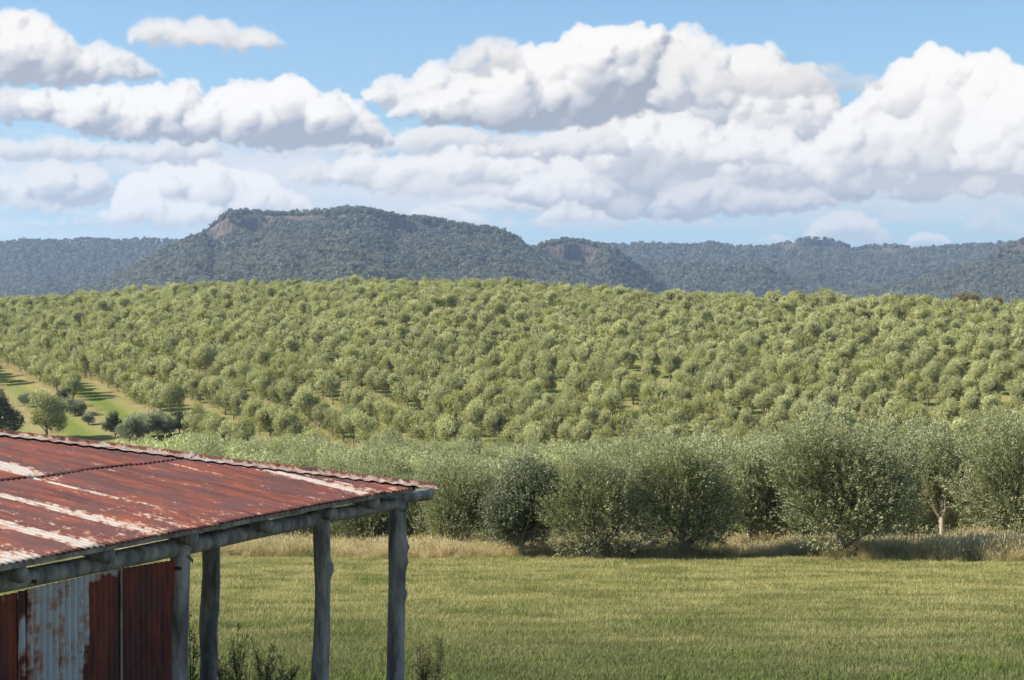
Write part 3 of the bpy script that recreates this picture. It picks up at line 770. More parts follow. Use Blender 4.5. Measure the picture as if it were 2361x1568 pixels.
hill_pm = [joined('hill_tree', crown(s, 4.7, 3.0, .7, LOD2[0], LOD2[1], LOD2[2], LOD2[3], lobes=9, irr=.35, upright=.7, shoot_len=.45, coh=.72),
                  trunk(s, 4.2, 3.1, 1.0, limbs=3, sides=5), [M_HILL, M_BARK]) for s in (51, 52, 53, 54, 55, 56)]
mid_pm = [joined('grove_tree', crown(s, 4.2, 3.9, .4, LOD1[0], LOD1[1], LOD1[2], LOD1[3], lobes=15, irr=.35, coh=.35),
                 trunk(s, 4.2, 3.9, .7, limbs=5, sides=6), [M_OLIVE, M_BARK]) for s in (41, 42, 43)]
mass('orchard', rest_h, hill_pm, 'dense rows of small olive trees covering the hill up to its crest', 3.05 / hill_k[0].AW, 4.3 / hill_k[0].AH)
if rest_g: mass('grove', rest_g, mid_pm, 'rest of the silvery olive grove hidden between its nearer trees')

# trees by the lane at the left
lane = [
 (dark_k, 0, 6, 1022, 900, 38, 'dark leafy tree cut by the left edge above the roof', 'tree'),
 (hill_m, 1, 106, 1014, 902, 42, 'open airy young tree with a thin trunk above the left end of the roof', 'tree'),
 (grey_k, 0, 72, 938, 905, 26, 'low grey bush above the airy young tree, on its left', 'bush'),
 (dark_k, 0, 141, 940, 896, 20, 'dark narrow bush beside the grassy lane', 'bush'),
 (grey_k, 1, 172, 958, 918, 24, 'small grey olive bush right of the dark narrow bush', 'bush'),
 (grey_k, 0, 203, 980, 952, 15, 'very small round bush alone on the pale grass by the lane', 'bush'),
 (dark_k, 0, 265, 1010, 950, 24, 'blackish bush at the left end of the grey clump', 'bush'),
 (grey_k, 1, 300, 1018, 955, 28, 'grey bush right beside the blackish one', 'bush'),
 (grey_k, 0, 338, 1010, 952, 28, 'grey bush in the middle of the clump below the orchard', 'bush'),
 (grey_k, 1, 378, 1006, 950, 28, 'grey-green bush with dark trunk at the clump\'s right half', 'bush'),
 (dark_k, 0, 414, 1000, 950, 20, 'dark bush closing the right end of the grey clump', 'bush'),
]
for ks_, i, tx, by, top, hw, lb, ct in lane:
    tree_px(ks_, i, tx, by, top, hw, lb, None, name='young_tree' if ct == 'tree' else 'olive_bush', cat=ct)
# a brown gum beyond the crest on the right
def beyond(px, top, y, hw, mat, label):
    x = (px - CX) / F * y; z = float(ground_z(x, y)); H = (HOR - top) / F * y - z; W = 2 * hw / F * y
    k = Kind(); k.H, k.W = H, W
    k.crown = crown_mesh('crown', mat, 91 + px, H, W, H * .45, 1500, 8, .42, .16, lobes=14, irr=.3, upright=.3)
    k.trunk = trunk_mesh('trunk', M_BARKP, 91, H, W, H * .5, r0=.25, limbs=7)
    put_tree(k, x, y, label, None, name='gum_tree', cat='gum tree')
beyond(2236, 681, 375, 36, M_GUMB, 'rusty brown gum tree top showing over the crest at the right')
beyond(2292, 688, 380, 20, M_GUMB, 'smaller brown gum tree top right of the larger brown one')

# ------------------------------------------------------------------ wooded ranges
def mat_range():
    m, g, out = new_mat('forest_floor_and_cliff')
    tc = g.node('ShaderNodeTexCoord').outputs['Object']
    rock = g.attr('rock').outputs['Fac']
    n = g.noise(tc, .035, 4, .6); n2 = g.noise(g.vmul(tc, (.22, .22, .035)), 1.0, 5, .7)
    under = g.mix(n, (.030, .036, .020), (.085, .078, .048))
    cliff = g.mix(g.mr(n2, .35, .65), (.05, .042, .037), (.22, .165, .125))
    strata = g.noise(g.vmul(tc, (.01, .01, .16)), 1.0, 3, .6)
    cliff = g.mix(.6, cliff, g.mix(strata, (.5, .5, .5), (1.3, 1.2, 1.1)), 'MULTIPLY')
    col = g.mix(rock, under, cliff)
    b = g.node('ShaderNodeBump', ins={'Strength': 1.0, 'Distance': 6.0, 'Height': n2})
    bs = g.node('ShaderNodeBsdfPrincipled', ins={'Base Color': col, 'Roughness': .95, 'Normal': b.outputs[0]})
    g.l.new(bs.outputs[0], out.inputs['Surface']); return m
M_RANGE = mat_range()
TREE_TOP = 8.0
WOOD = []      # points of the forest
def ridge(name, sil, D, Lf, cliff=0.0, clf_px=None, spur=.16, seed=0, back=500, dens=1.0, p=1.35, pitch=7, base=-38.0, crown_s=1.0):
    px = np.arange(sil[0][0], sil[-1][0], pitch, dtype=float)
    sy = np.interp(px, [s[0] for s in sil], [s[1] for s in sil]) + (fbm(px / 40, px * 0, seed, 3) - .5) * 5
    Dd = D * (1 + .05 * (fbm(px / 260, px * 0, seed + 5, 2) - .5))
    zc = (HOR - sy) / F * Dd - TREE_TOP * crown_s
    hgt = np.maximum(zc - base, 5)
    r = np.concatenate([-np.geomspace(back, 12, 9), [0], np.geomspace(6, Lf, 64)])
    cl = np.zeros_like(px)
    if cliff:
        cl = cliff * np.interp(px, [c[0] for c in clf_px], [c[1] for c in clf_px])
    R, PX = np.meshgrid(r, px, indexing='xy')
    ZC = zc[:, None]; HG = hgt[:, None]; CL = np.minimum(cl, hgt * .6)[:, None]
    x0 = (PX - CX) / F * Dd[:, None]
    sn = fbm(x0 / 210 + seed, R / 900, seed + 3, 4); spn = np.abs(sn - .5) * 2
    t = np.clip(R / Lf, 0, 1)
    edge = 14 + 34 * fbm(x0 / 60, x0 * 0, seed + 8, 3)                       # how far forward the cliff edge is
    c = CL * np.clip((R - edge) / 9.0, 0, 1)
    rest = (HG - CL) * (1 - (1 - t) ** p) * 1.0
    z = ZC - c - rest * (1 + spur * 2.0 * (spn - .3) * np.sin(np.pi * t) ** .7)
    z = z + (fbm(x0 / 70, R / 60, seed + 20, 3) - .5) * 14 * np.clip(R / 60, 0, 1)
    z = np.where(R < 0, ZC + R * .18 * 1.0 + 0 * R, z)
    z = np.maximum(z, base - 6)
    Yv = Dd[:, None] - R
    V = np.stack([(PX - CX) / F * Yv, Yv, z], -1)
    # widen the back so it does not taper
    ins = np.clip((R - edge + 6) / 6, 0, 1) * np.clip((edge + 30 - R) / 12, 0, 1) * (CL > 3)
    rk = ins * np.clip(CL / 14, 0, 1) * np.clip((fbm(x0 / 26, x0 * 0 + 2, seed + 77, 3) - .47) * 7, 0, 1)
    bl = (fbm(x0 / 60, R / 40, seed + 31, 3) > .60) * np.clip(CL / 20, 0, 1) * (R > 0) * (R < 220) * .6
    rk = np.clip(np.maximum(rk, bl), 0, 1)
    o = link(name, mesh_np(name, V.reshape(-1, 3), grid_faces(len(px), len(r))[:, ::-1], [M_RANGE], smooth=True, attrs={'rock': rk.ravel()}))
    tag(o, kind='structure')
    # trees on it
    n = int((px[-1] - px[0]) / F * D * (Lf + 60) / (44.0 * crown_s ** 2) * dens)
    iu = rng.uniform(0, len(px) - 1.001, n); rr = rng.uniform(-50, Lf, n)
    j = np.clip(np.searchsorted(r, rr) - 1, 0, len(r) - 2); fr = (rr - r[j]) / (r[j + 1] - r[j])
    i = iu.astype(int); fi = iu - i
    def bil(A): return (A[i, j] * (1 - fi) + A[i + 1, j] * fi) * (1 - fr) + (A[i, j + 1] * (1 - fi) + A[i + 1, j + 1] * fi) * fr
    P = np.stack([bil(V[..., k]) for k in range(3)], 1); rk_ = bil(rk)
    keep = (rng.random(n) > rk_ * 1.1) & (P[:, 2] > -34)
    dz = fbm(P[:, 0] / 120, P[:, 1] / 120, seed + 60, 3)
    keep &= rng.random(n) < np.clip(.35 + 1.3 * dz, 0, 1)
    P = P[keep]
    # crest row
    m = int((px[-1] - px[0]) / F * D / (9.0 * crown_s)); q = rng.uniform(0, len(px) - 1.001, m); qi = q.astype(int); qf = (q - qi)[:, None]
    jc = int(np.argmin(np.abs(r))); C = V[qi, jc] * (1 - qf) + V[qi + 1, jc] * qf
    P = np.vstack([P, C + rng.normal(size=C.shape) * [0, 6, 0]])
    WOOD.append((P, np.full(len(P), crown_s)))

ridge('far_left_range', [(-500, 572), (-200, 562), (0, 556), (60, 546), (130, 551), (180, 546), (250, 549), (330, 545), (400, 548), (460, 556), (560, 590), (760, 640)], 3900, 1500, seed=1, dens=.55, crown_s=1.2)
ridge('far_right_range', [(1100, 600), (1220, 562), (1400, 558), (1500, 556), (1600, 559), (1640, 553), (1700, 565), (1760, 562), (1800, 556), (1850, 545), (1890, 544), (1930, 550), (1970, 568), (2010, 562), (2050, 560), (2100, 566), (2200, 560), (2300, 554), (2400, 552), (2700, 548)],
      4300, 1900, cliff=18, clf_px=[(1500, 0), (1780, 0), (1800, 1), (1900, 1), (1935, .3), (1990, .2), (2010, .9), (2060, .9), (2090, 0)], seed=2, dens=.5, crown_s=1.25)
ridge('middle_foothill', [(1330, 700), (1400, 640), (1480, 606), (1560, 598), (1650, 602), (1760, 606), (1800, 622), (1850, 645), (1980, 690)], 3300, 900, seed=3, dens=.7, crown_s=1.05)
ridge('right_foothill', [(1780, 710), (1880, 684), (2000, 662), (2100, 640), (2180, 620), (2240, 600), (2290, 585), (2320, 562), (2361, 545), (2450, 500), (2800, 470)], 2900, 1000, cliff=14,
      clf_px=[(2280, 0), (2310, 1), (2500, 1)], seed=4, dens=.8)
ridge('cliff_spur', [(980, 640), (1100, 590), (1160, 562), (1230, 562), (1256, 552), (1300, 545), (1350, 548), (1390, 558), (1430, 574), (1465, 602), (1500, 630), (1540, 662), (1620, 700)], 2850, 900, cliff=32,
      clf_px=[(1240, 0), (1262, .5), (1290, 1), (1360, 1), (1375, .2), (1400, 0)], seed=15, dens=.9)
ridge('mesa', [(-500, 760), (-200, 712), (0, 690), (120, 671), (230, 648), (300, 612), (360, 578), (420, 549), (470, 527), (494, 510), (506, 498), (530, 480), (580, 479), (635, 485), (700, 481), (760, 479), (800, 472), (850, 474), (900, 487), (1000, 499), (1100, 513), (1150, 521), (1190, 540), (1215, 560), (1245, 580), (1300, 605), (1400, 640), (1520, 690), (1600, 720)],
      2600, 1250, cliff=27, clf_px=[(470, 0), (492, .9), (530, 1), (600, .9), (625, .4), (640, .2), (690, .35), (740, .3), (800, .2), (880, .3), (910, .7), (960, .6), (990, .3), (1060, .3), (1120, .3), (1200, .1), (1230, 0)], seed=6, dens=1.0, spur=.3)
WOOD_P = np.vstack([w[0] for w in WOOD]); WOOD_S = np.concatenate([w[1] for w in WOOD])
print('forest trees', len(WOOD_P))
def gum(seed):
    H, W, zb = 15.0, 11.0, 4.0
    v, f, t = crown(seed, H, W, zb, 190, 4, 1.9, 1.4, lobes=7, irr=.3, inner=.05, upright=.2, shoot_len=.9, coh=.88)
    tm = trunk(seed, H, W, zb, r0=.35, limbs=3, sides=5)
    return joined('gum', (v, f, t), tm, [M_GUM, M_BARKP])
gums = [gum(s) for s in (101, 102, 103, 104, 105)]
n = len(WOOD_P); s = WOOD_S * rng.uniform(.34, .66, n)
P = WOOD_P.copy(); P[:, 2] -= 2.5 * s
scatter('bushland', P, np.stack([rng.normal(0, .06, n), rng.normal(0, .06, n), rng.uniform(0, 6.28, n)], 1),
        np.stack([s * rng.uniform(.85, 1.2, n), s * rng.uniform(.85, 1.2, n), s], 1), rng.integers(0, 5, n), gums, 'blue-grey gum forest covering the distant ranges')

# air between here and the ranges
def haze():
    m, g, out = new_mat('air')
    v = g.node('ShaderNodeVolumePrincipled', ins={'Color': HAZE_COL, 'Density': HAZE_D, 'Anisotropy': .3})
    g.l.new(v.outputs[0], out.inputs['Volume'])
    b = MB(); b.box((-9500, -90, -90), (9500, 9600, 420)); o = link('haze', b.mesh('haze', [m], smooth=False)); tag(o, kind='stuff')
HAZE_COL = (.50, .67, 1.0); HAZE_D = .000095
haze()

# ------------------------------------------------------------------ the shed
A_E = math.atan2(F, 3026 - CX)                       # direction of the eave
TANP = .155; Y0 = 12.9
E0 = Vector(((0 - CX) / F * Y0, Y0, -(1305 - HOR) / F * Y0))
ed = Vector((math.cos(A_E), math.sin(A_E), 0)); nd_ = Vector((math.sin(A_E), -math.cos(A_E), 0))
# local frame: x along the eave, y outward, z up; origin on the ground below E0
GZ = -4.35
org = Vector((E0.x, E0.y, GZ)); ZE = E0.z - GZ       # eave height
M2L = Matrix((ed, nd_, Vector((0, 0, 1)))).transposed().to_4x4(); M2L.translation = org
M2Li = M2L.inverted()
def on_y(px, yl):                                     # local x where a vertical plane y=yl is seen at column px
    d = M2Li.to_3x3() @ ray(px, HOR); o = M2Li @ Vector((0, 0, 0)); t = (yl - o.y) / d.y
    return (o + d * t).x
def z_at(px, py, yl):
    d = M2Li.to_3x3() @ ray(px, py); o = M2Li @ Vector((0, 0, 0)); t = (yl - o.y) / d.y
    return (o + d * t).z
def on_roof(px, py):
    d = M2Li.to_3x3() @ ray(px, py); o = M2Li @ Vector((0, 0, 0))
    # z = ZE - TANP*y
    t = (ZE - TANP * o.y - o.z) / (d.z + TANP * d.y); q = o + d * t; return q.x, q.y
shed = bpy.data.objects.new('shed', None); COL.objects.link(shed); shed.matrix_world = M2L
tag(shed, 'old open-fronted shed with rusty corrugated iron roof on bare log posts', 'shed')

def mat_iron(name, roof=True):
    m, g, out = new_mat(name)
    tc = g.node('ShaderNodeTexCoord').outputs['Object']; p = g.sep(tc)
    oi = g.node('ShaderNodeObjectInfo').outputs['Random']
    pale_a = g.attr('pale').outputs['Fac']
    if roof: st = g.comb(p[0], g.mul(p[1], .16), g.mul(oi, 9.0))
    else: st = g.comb(p[0], g.mul(p[2], .2), g.mul(oi, 9.0))
    uv = g.comb(p[0], p[1] if roof else p[2], 0.0)
    n1 = g.noise(st, 5.5, 5, .62); n2 = g.noise(g.vmul(uv, (1, .35, 1)), 22.0, 5, .7); n3 = g.noise(uv, 1.7, 4, .6)
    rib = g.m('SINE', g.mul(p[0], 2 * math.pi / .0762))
    rust = g.mix(g.mr(n1, .34, .66), (.065, .020, .018), (.21, .048, .024))
    rust = g.mix(g.mr(n2, .5, .85, 0.0, .6), rust, (.34, .13, .05)); rust = g.mix(g.mr(n3, .42, .62, 0.0, .75), rust, (.085, .036, .036))
    if not roof: rust = g.vmul(rust, (.9, .82, .75))
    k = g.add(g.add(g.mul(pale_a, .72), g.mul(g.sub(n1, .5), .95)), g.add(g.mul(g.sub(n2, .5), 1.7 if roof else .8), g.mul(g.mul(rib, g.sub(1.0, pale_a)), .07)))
    n4 = g.noise(g.comb(g.mul(p[0], 3.0), g.mul(p[1] if roof else p[2], 14.0), oi), 1.0, 4, .6)
    k = g.add(k, g.mul(g.sub(n4, .5), .9 if roof else .5))
    k = g.mr(k, .36, .66)
    zinc = g.mix(g.noise(uv, 7.0, 4, .6), (.36, .31, .27), (.55, .49, .43)) if roof else g.mix(g.noise(st, 7.0, 4, .6), (.26, .28, .32), (.44, .46, .49))
    zinc = g.mix(g.mr(n3, .5, .75, 0, .35), zinc, (.45, .27, .16))
    zinc = g.vmul(zinc, g.comb(*[g.mad(rib, .13 if not roof else .07, 1.0)] * 3))  # light and shade of the ribs put into the zinc colour
    edge = g.mul(g.mul(k, g.sub(1.0, k)), 4.0)
    col = g.mix(k, rust, zinc); col = g.mix(g.mul(edge, .55), col, (.40, .17, .07))
    rg = g.mr(k, 0, 1, .85, .5)
    b = g.node('ShaderNodeBump', ins={'Strength': .35, 'Distance': .004, 'Height': n2})
    bs = g.node('ShaderNodeBsdfPrincipled', ins={'Base Color': col, 'Roughness': rg, 'Metallic': g.mul(k, .15), 'Normal': b.outputs[0]})
    g.l.new(bs.outputs[0], out.inputs['Surface']); return m
M_ROOF = mat_iron('rusty_roof_iron'); M_WALL = mat_iron('wall_iron', False)
M_LOG = mat_bark('weathered_log', (.095, .088, .081), (.34, .31, .28), 9.0)

CORN = (on_y(968, 0.0), 0.0)                          # far corner of the eave
capL = on_roof(0, 1004)
hd = Vector((capL[0] - CORN[0], capL[1] - CORN[1])); 
HK = hd.x / hd.y                                      # the hip line: x = CORN.x + HK*y
YR = -5.2                                             # ridge
def hip_x(y): return CORN[0] + HK * y
OV = on_roof(0, 1112)[1]                              # where the upper course laps the lower
RIB = .0762
def amp_z(x): return .0088 * math.sin(2 * math.pi * x / RIB)
def pale_roof(x, y):
    """worn-through zinc: streaks at their places on the roof"""
    v = np.full(np.shape(x), .05) + .0 * x
    v = v + .24 * np.exp(-(y / .35) ** 2)
    for (px, py, sx, sy, a) in PALE:
        q = on_roof(px, py); v = v + a * np.exp(-((x - q[0]) / sx) ** 2 - ((y - q[1]) / sy) ** 2)
    return v
PALE = [(30, 1290, .30, .55, .6), (60, 1225, .15, 1.3, .75), (150, 1240, .18, .55, .5), (20, 1150, .07, .9, .8), (120, 1170, .07, .9, .6), (250, 1205, .16, .5, .55),
        (90, 1200, .05, 1.0, .45), (140, 1065, .05, .6, .0), (120, 1115, .045, .8, .55), (210, 1135, .04, .8, .6), (250, 1150, .03, .8, .3), (10, 1075, .22, .45, .85), (60, 1090, .14, .35, .6),
        (420, 1075, .045, .5, .5), (450, 1085, .04, .7, .3), (400, 1180, .10, .5, .25), (700, 1105, .16, .7, .65), (770, 1110, .12, .5, .5), (640, 1090, .08, .7, .45),
        (630, 1130, .05, .6, .45), (790, 1130, .09, .4, .5), (560, 1140, .04, .6, .15), (240, 1080, .12, .3, .3), (330, 1190, .12, .4, .35)]
def sheet(x0, x1, ya, yb, lift, name='roof_sheet', tilt=0.0, seed=0, clip=True):
    nx = int(round((x1 - x0) / RIB * 8)) + 1; xs = np.linspace(x0, x1, nx)
    rr = np.random.default_rng(seed)
    def lo(x): return yb
    ysn = np.linspace(0, 1, 34)
    X = np.repeat(xs[:, None], 34, 1)
    ylim = np.full(nx, ya)
    if clip:
        yh = (xs - CORN[0]) / HK                      # hip position for this x (negative y)
        ylim = np.maximum(ya, np.minimum(yh, yb - .004)) if HK > -100 else ylim
    Yv = ylim[:, None] + (yb - ylim[:, None]) * ysn[None]
    Z = ZE - TANP * Yv + .0092 * np.sin(2 * np.pi * X / RIB) + lift
    Z += tilt * (X - x0) + (fbm(X * 1.1, Yv * .8, seed, 3) - .5) * .018
    v = np.stack([X, Yv, Z], -1).reshape(-1, 3)
    n = len(v); f = grid_faces(nx, 34)
    v2 = v.copy(); v2[:, 2] -= .0012
    # rim so that the sheet has an edge
    e1 = np.arange(nx) * 34 + 33; rimf = np.stack([e1[:-1], e1[1:], e1[1:] + n, e1[:-1] + n], 1)
    me = mesh_np(name, np.vstack([v, v2]), [np.vstack([f, f[:, ::-1] + n, rimf])], [M_ROOF], smooth=True,
                 attrs={'pale': np.tile(pale_roof(v[:, 0], v[:, 1]) + rr.uniform(-.08, .08), 2)})
    return link(name, me, shed)
SW = RIB * 10
x = CORN[0] - .02; k = 0
while x > -3.6:
    x0 = x - SW - RIB * 1.0
    yo = rng.uniform(-.01, .025)
    sheet(x0, x, OV - .18, 0 + yo, .003 * (k % 2) + .002, tilt=.001, seed=200 + k)
    if hip_x(OV - .05) > x0: sheet(x0, x - (0 if hip_x(OV) > x else 0), YR, OV + rng.uniform(-.02, .03), .010 + .003 * (k % 2), tilt=.001, seed=300 + k)
    x -= SW; k += 1
# far hip face and back slope
XF = CORN[0]
hipz = lambda y: ZE - TANP * y
xr = hip_x(YR)
def plain_sheet(corners, name='roof_sheet', along='x', seed=0):
    a, b, c, d = [np.array(q, float) for q in corners]    # a-b top edge, d-c bottom edge; ribs run top to bottom
    Lw = np.linalg.norm(b - a) if np.linalg.norm(b - a) > np.linalg.norm(c - d) else np.linalg.norm(c - d)
    nx = int(Lw / RIB * 6) + 1; s = np.linspace(0, 1, nx)[:, None, None]; t = np.linspace(0, 1, 12)[None, :, None]
    v = (a * (1 - s) + b * s) * (1 - t) + (d * (1 - s) + c * s) * t
    v[..., 2] += (.0092 * np.sin(2 * np.pi * s[..., 0] * Lw / RIB))
    v = v.reshape(-1, 3)
    return link(name, mesh_np(name, v, grid_faces(nx, 12), [M_ROOF], smooth=True, attrs={'pale': .25 * fbm(v[:, 0], v[:, 1], seed, 2)}), shed)
BK = YR * 2 + .6
plain_sheet([(CORN[0] + .0, -.02, hipz(0) - .004), (xr, YR, hipz(YR) - .004), (XF - .2, BK, ZE - .05), (XF + .02, -.03, ZE - .01)], seed=5)
plain_sheet([(xr, YR, hipz(YR) - .004), (-3.7, YR, hipz(YR) - .004), (-3.7, BK, ZE - .05), (XF - .2, BK, ZE - .05)], seed=6)
# hip capping: a folded strip lapping both faces, its edges dressed over the ribs
def capping(p0, p1, wid, name='ridge_cap', seed=0):
    p0 = np.array(p0, float); p1 = np.array(p1, float); n = 420
    s = np.linspace(0, 1, n); c = p0 + (p1 - p0) * s[:, None]
    d = (p1 - p0) / np.linalg.norm(p1 - p0)
    left = np.cross([0, 0, 1], d); left /= np.linalg.norm(left)
    if left[1] < 0: left = -left                       # towards the front face
    rows = []
    off = [(-wid, -1), (-wid * .35, -1), (-.035, 0), (-.018, 0), (0, 0), (.018, 0), (.035, 0), (wid * .35, 1), (wid, 1)]
    for o_, side in off:
        q = c + left * o_
        if side >= 0 and o_ > .03:
            zz = ZE - TANP * q[:, 1] + .024 + np.where(q[:, 1] < OV + .05, .012, 0) + .005 * np.sin(2 * np.pi * q[:, 0] / RIB) * (1 if o_ > wid * .9 else .1)
        elif side == -1:
            zz = c[:, 2] + .03 - abs(o_) * .30
        else:
            zz = c[:, 2] + .030 + np.where(c[:, 1] < OV + .05, .012, 0) + .022 * math.cos(o_ / .035 * 1.4)
        q[:, 2] = zz + (fbm(s * 14, s * 0, seed, 3) - .5) * .014
        rows.append(q)
    v = np.stack(rows, 1).reshape(-1, 3); nr = len(off)
    m = mesh_np(name, v, grid_faces(n, nr), [M_CAP], smooth=True, attrs={'pale': np.tile(np.array([.2, .1, -.25, -.1, .2, .45, .7, .9, .75]), n)})
    return link(name, m, shed)
M_CAP = M_ROOF.copy(); M_CAP.name = 'ridge_cap_iron'
hz = lambda y: ZE - TANP * y
seg = [.16, -.55, -1.35, -2.3, -3.3, -4.2, YR]
for i in range(len(seg) - 1):
    ya, yb = seg[i], seg[i + 1] - .06
    capping((hip_x(ya), ya, hz(ya) + .004 * (i % 2)), (hip_x(yb), yb, hz(yb) + .004 * (i % 2) + .003), .19, seed=70 + i)
capping((hip_x(YR) - .02, YR, hz(YR)), (-3.7, YR, hz(YR)), .15, seed=80)

# logs
def log(name, pts, rad, seed, parent=shed, sides=16, wob=.07, label=None):
    b = MB(); pts = np.asarray(pts, float)
    n = 26; s = np.linspace(0, 1, n); t0 = np.linspace(0, 1, len(pts))
    P = np.stack([np.interp(s, t0, pts[:, k]) for k in range(3)], 1)
    rr = np.interp(s, np.linspace(0, 1, len(rad)), rad) if np.ndim(rad) else np.full(n, rad)
    b.tube(P, rr, sides, wob, seed, wf=.11); o = link(name, b.mesh(name, [M_LOG]), parent)
    if label: o['label'] = label
    return o
BY = -.27                                              # the line of beam and posts
def bp(px, py, yl=BY): return (on_y(px, yl), yl, z_at(px, py, yl))
zb1 = z_at(59, 1333, BY); zb2 = z_at(817, 1182, BY)
def bz(px): 
    x = on_y(px, BY); return zb1 + (zb2 - zb1) * (x - on_y(59, BY)) / (on_y(817, BY) - on_y(59, BY))
xa, xb_ = on_y(-420, BY), on_y(432, BY)
log('beam', [(xa, BY, bz(-420) + .01), (on_y(180, BY), BY + .01, bz(180)), (xb_, BY, bz(432) + .006)], [.085, .078, .082], 1)
log('beam', [(on_y(425, BY) + .005, BY + .0, bz(425) + .0), (on_y(620, BY), BY, bz(620) + .012), (on_y(760, BY), BY, bz(760) + .018), (on_y(918, BY), BY - .01, bz(900) - .002)], [.08, .076, .072, .066], 2)
# end log lying over the last post and sticking out past the corner
log('rafter', [(on_y(986, BY + .04), BY + .06, z_at(986, 1141, BY + .05)), (on_y(900, BY), BY - .12, z_at(900, 1152, BY)), (hip_x(-.8) - .16, -.8, ZE + TANP * .8 - .10), (hip_x(-3.6) - .16, -3.6, ZE + TANP * 3.6 - .12)], [.068, .072, .066, .06], 3)
# rafters: round logs running up under the iron, their ends proud of the beam
for i, (px, py) in enumerate([(-150, 1372), (50, 1327), (252, 1283), (447, 1245), (619, 1216), (770, 1188), (868, 1163)]):
    ye = -.075; x = on_y(px, ye); z = z_at(px, py, ye); yend = max(-4.6, (x - CORN[0]) / HK + .25) if HK > -50 else -4.6; yend = min(yend, -1.3)
    zend = ZE - TANP * yend - .085
    log('rafter', [(x, ye, z), (x + .01, -.9, ZE + TANP * .9 - .085), (x + rng.uniform(-.08, .08), yend, zend)], [.069, .066, .06], 10 + i, wob=.08)
# battens under the iron
for i, yl in enumerate([-.02, -1.25, -2.4, -3.5, -4.6]):
    b = MB(); b.box((-3.5, yl - .035 - (.05 if i == 0 else 0), ZE - TANP * yl - .055), (hip_x(yl) - .05 if i else CORN[0] - .03, yl + .03 - (.05 if i == 0 else 0), ZE - TANP * yl - .014))
    link('batten', b.mesh('batten', [M_LOG], smooth=False), shed)
# posts: (top px,py) (mid) (bottom) half width in metres, knots as (py, size)
def post(px_pts, rad, yl, knots, seed, label=None, gz=-.25):
    pts = [(on_y(px, yl), yl, z_at(px, py, yl)) for px, py in px_pts]
    last = pts[-1]; pts.append((last[0] - .01, yl, gz))
    P = np.array(pts); zt, zbm = P[0, 2], P[-1, 2]
    z = np.linspace(zt, zbm, 46); o = np.argsort(P[:, 2])
    Q = np.stack([np.interp(z, P[o, 2], P[o, 0]), np.full(46, yl), z], 1)
    r = np.interp(np.linspace(0, 1, 46), np.linspace(0, 1, len(rad)), rad)
    b = MB(); b.tube(Q, r, 22, .09, seed, wf=.14)
    V = b.v[0]
    for (py, amt, hh) in knots:                        # swollen knots on the right side of the log
        zk = z_at(px_pts[0][0], py, yl)
        w = np.exp(-((V[:, 2] - zk) / hh) ** 2); cxx = np.interp(V[:, 2], P[o, 2], P[o, 0])
        ang = np.clip(((V[:, 0] - cxx) * .42 + (V[:, 1] - yl) * .9) / r.mean(), 0, 1.2) ** 1.5
        V[:, 0] += w * ang * amt * .32; V[:, 1] += w * ang * amt * .68
    ob = link('post', b.mesh('post', [M_LOG]), shed)
    if label: ob['label'] = label
    return ob
post([(414, 1262), (414, 1300), (410, 1400), (408, 1568)], [.088, .098, .094, .092, .095], BY, [], 31, 'pale straight log post at the corner of the iron wall')
post([(741, 1192), (742, 1260), (743, 1350), (741, 1460), (735, 1568)], [.092, .090, .082, .086, .090, .092, .094], BY, [(1312, .062, .065)], 32, 'crooked log post with one knot on its right side')
post([(917, 1158), (916, 1260), (914, 1380), (911, 1568)], [.092, .098, .098, .10, .104, .105], BY, [(1262, .045, .05), (1372, .060, .035), (1298, .035, .06)], 33, 'log post at the far corner with two knots on its right side')
post([(490, 1205), (486, 1265), (487, 1330), (480, 1440), (478, 1568)], [.10, .10, .105, .098, .092, .09], -2.0, [], 34, 'darker bent log post standing behind the front row')
post([(1040, 1190), (1038, 1300), (1036, 1568)], [.09, .09, .09], -4.9, [], 35) if False else None
# nails, bolts and wire at the joints
def bits():
    b = MB()
    M_W, g, out = new_mat('rusty_wire'); bs = g.node('ShaderNodeBsdfPrincipled', ins={'Base Color': (.03, .025, .022), 'Roughness': .7}); g.l.new(bs.outputs[0], out.inputs['Surface'])
    for px, py in ((418, 1291), (740, 1196), (918, 1172)):
        c = Vector((on_y(px, BY), BY, z_at(px, py, BY)))
        for dz in (0, .018):
            th = np.linspace(0, 2 * np.pi, 22)
            P = np.stack([c.x + .10 * np.cos(th), c.y + .10 * np.sin(th), c.z + dz + .035 * np.sin(th * 2 + px)], 1)
            wb = MB(); wb.tube(P, .004, 5); link('wire_tie', wb.mesh('wire_tie', [M_W]), shed)
    for px, py in ((410, 1312), (75, 1342)):
        c = (on_y(px, BY + .09), z_at(px, py, BY + .09)); wb = MB()
        wb.tube([(c[0], BY + .06, c[1]), (c[0], BY + .118, c[1])], .016, 8); link('bolt', wb.mesh('bolt', [M_W]), shed)
bits()

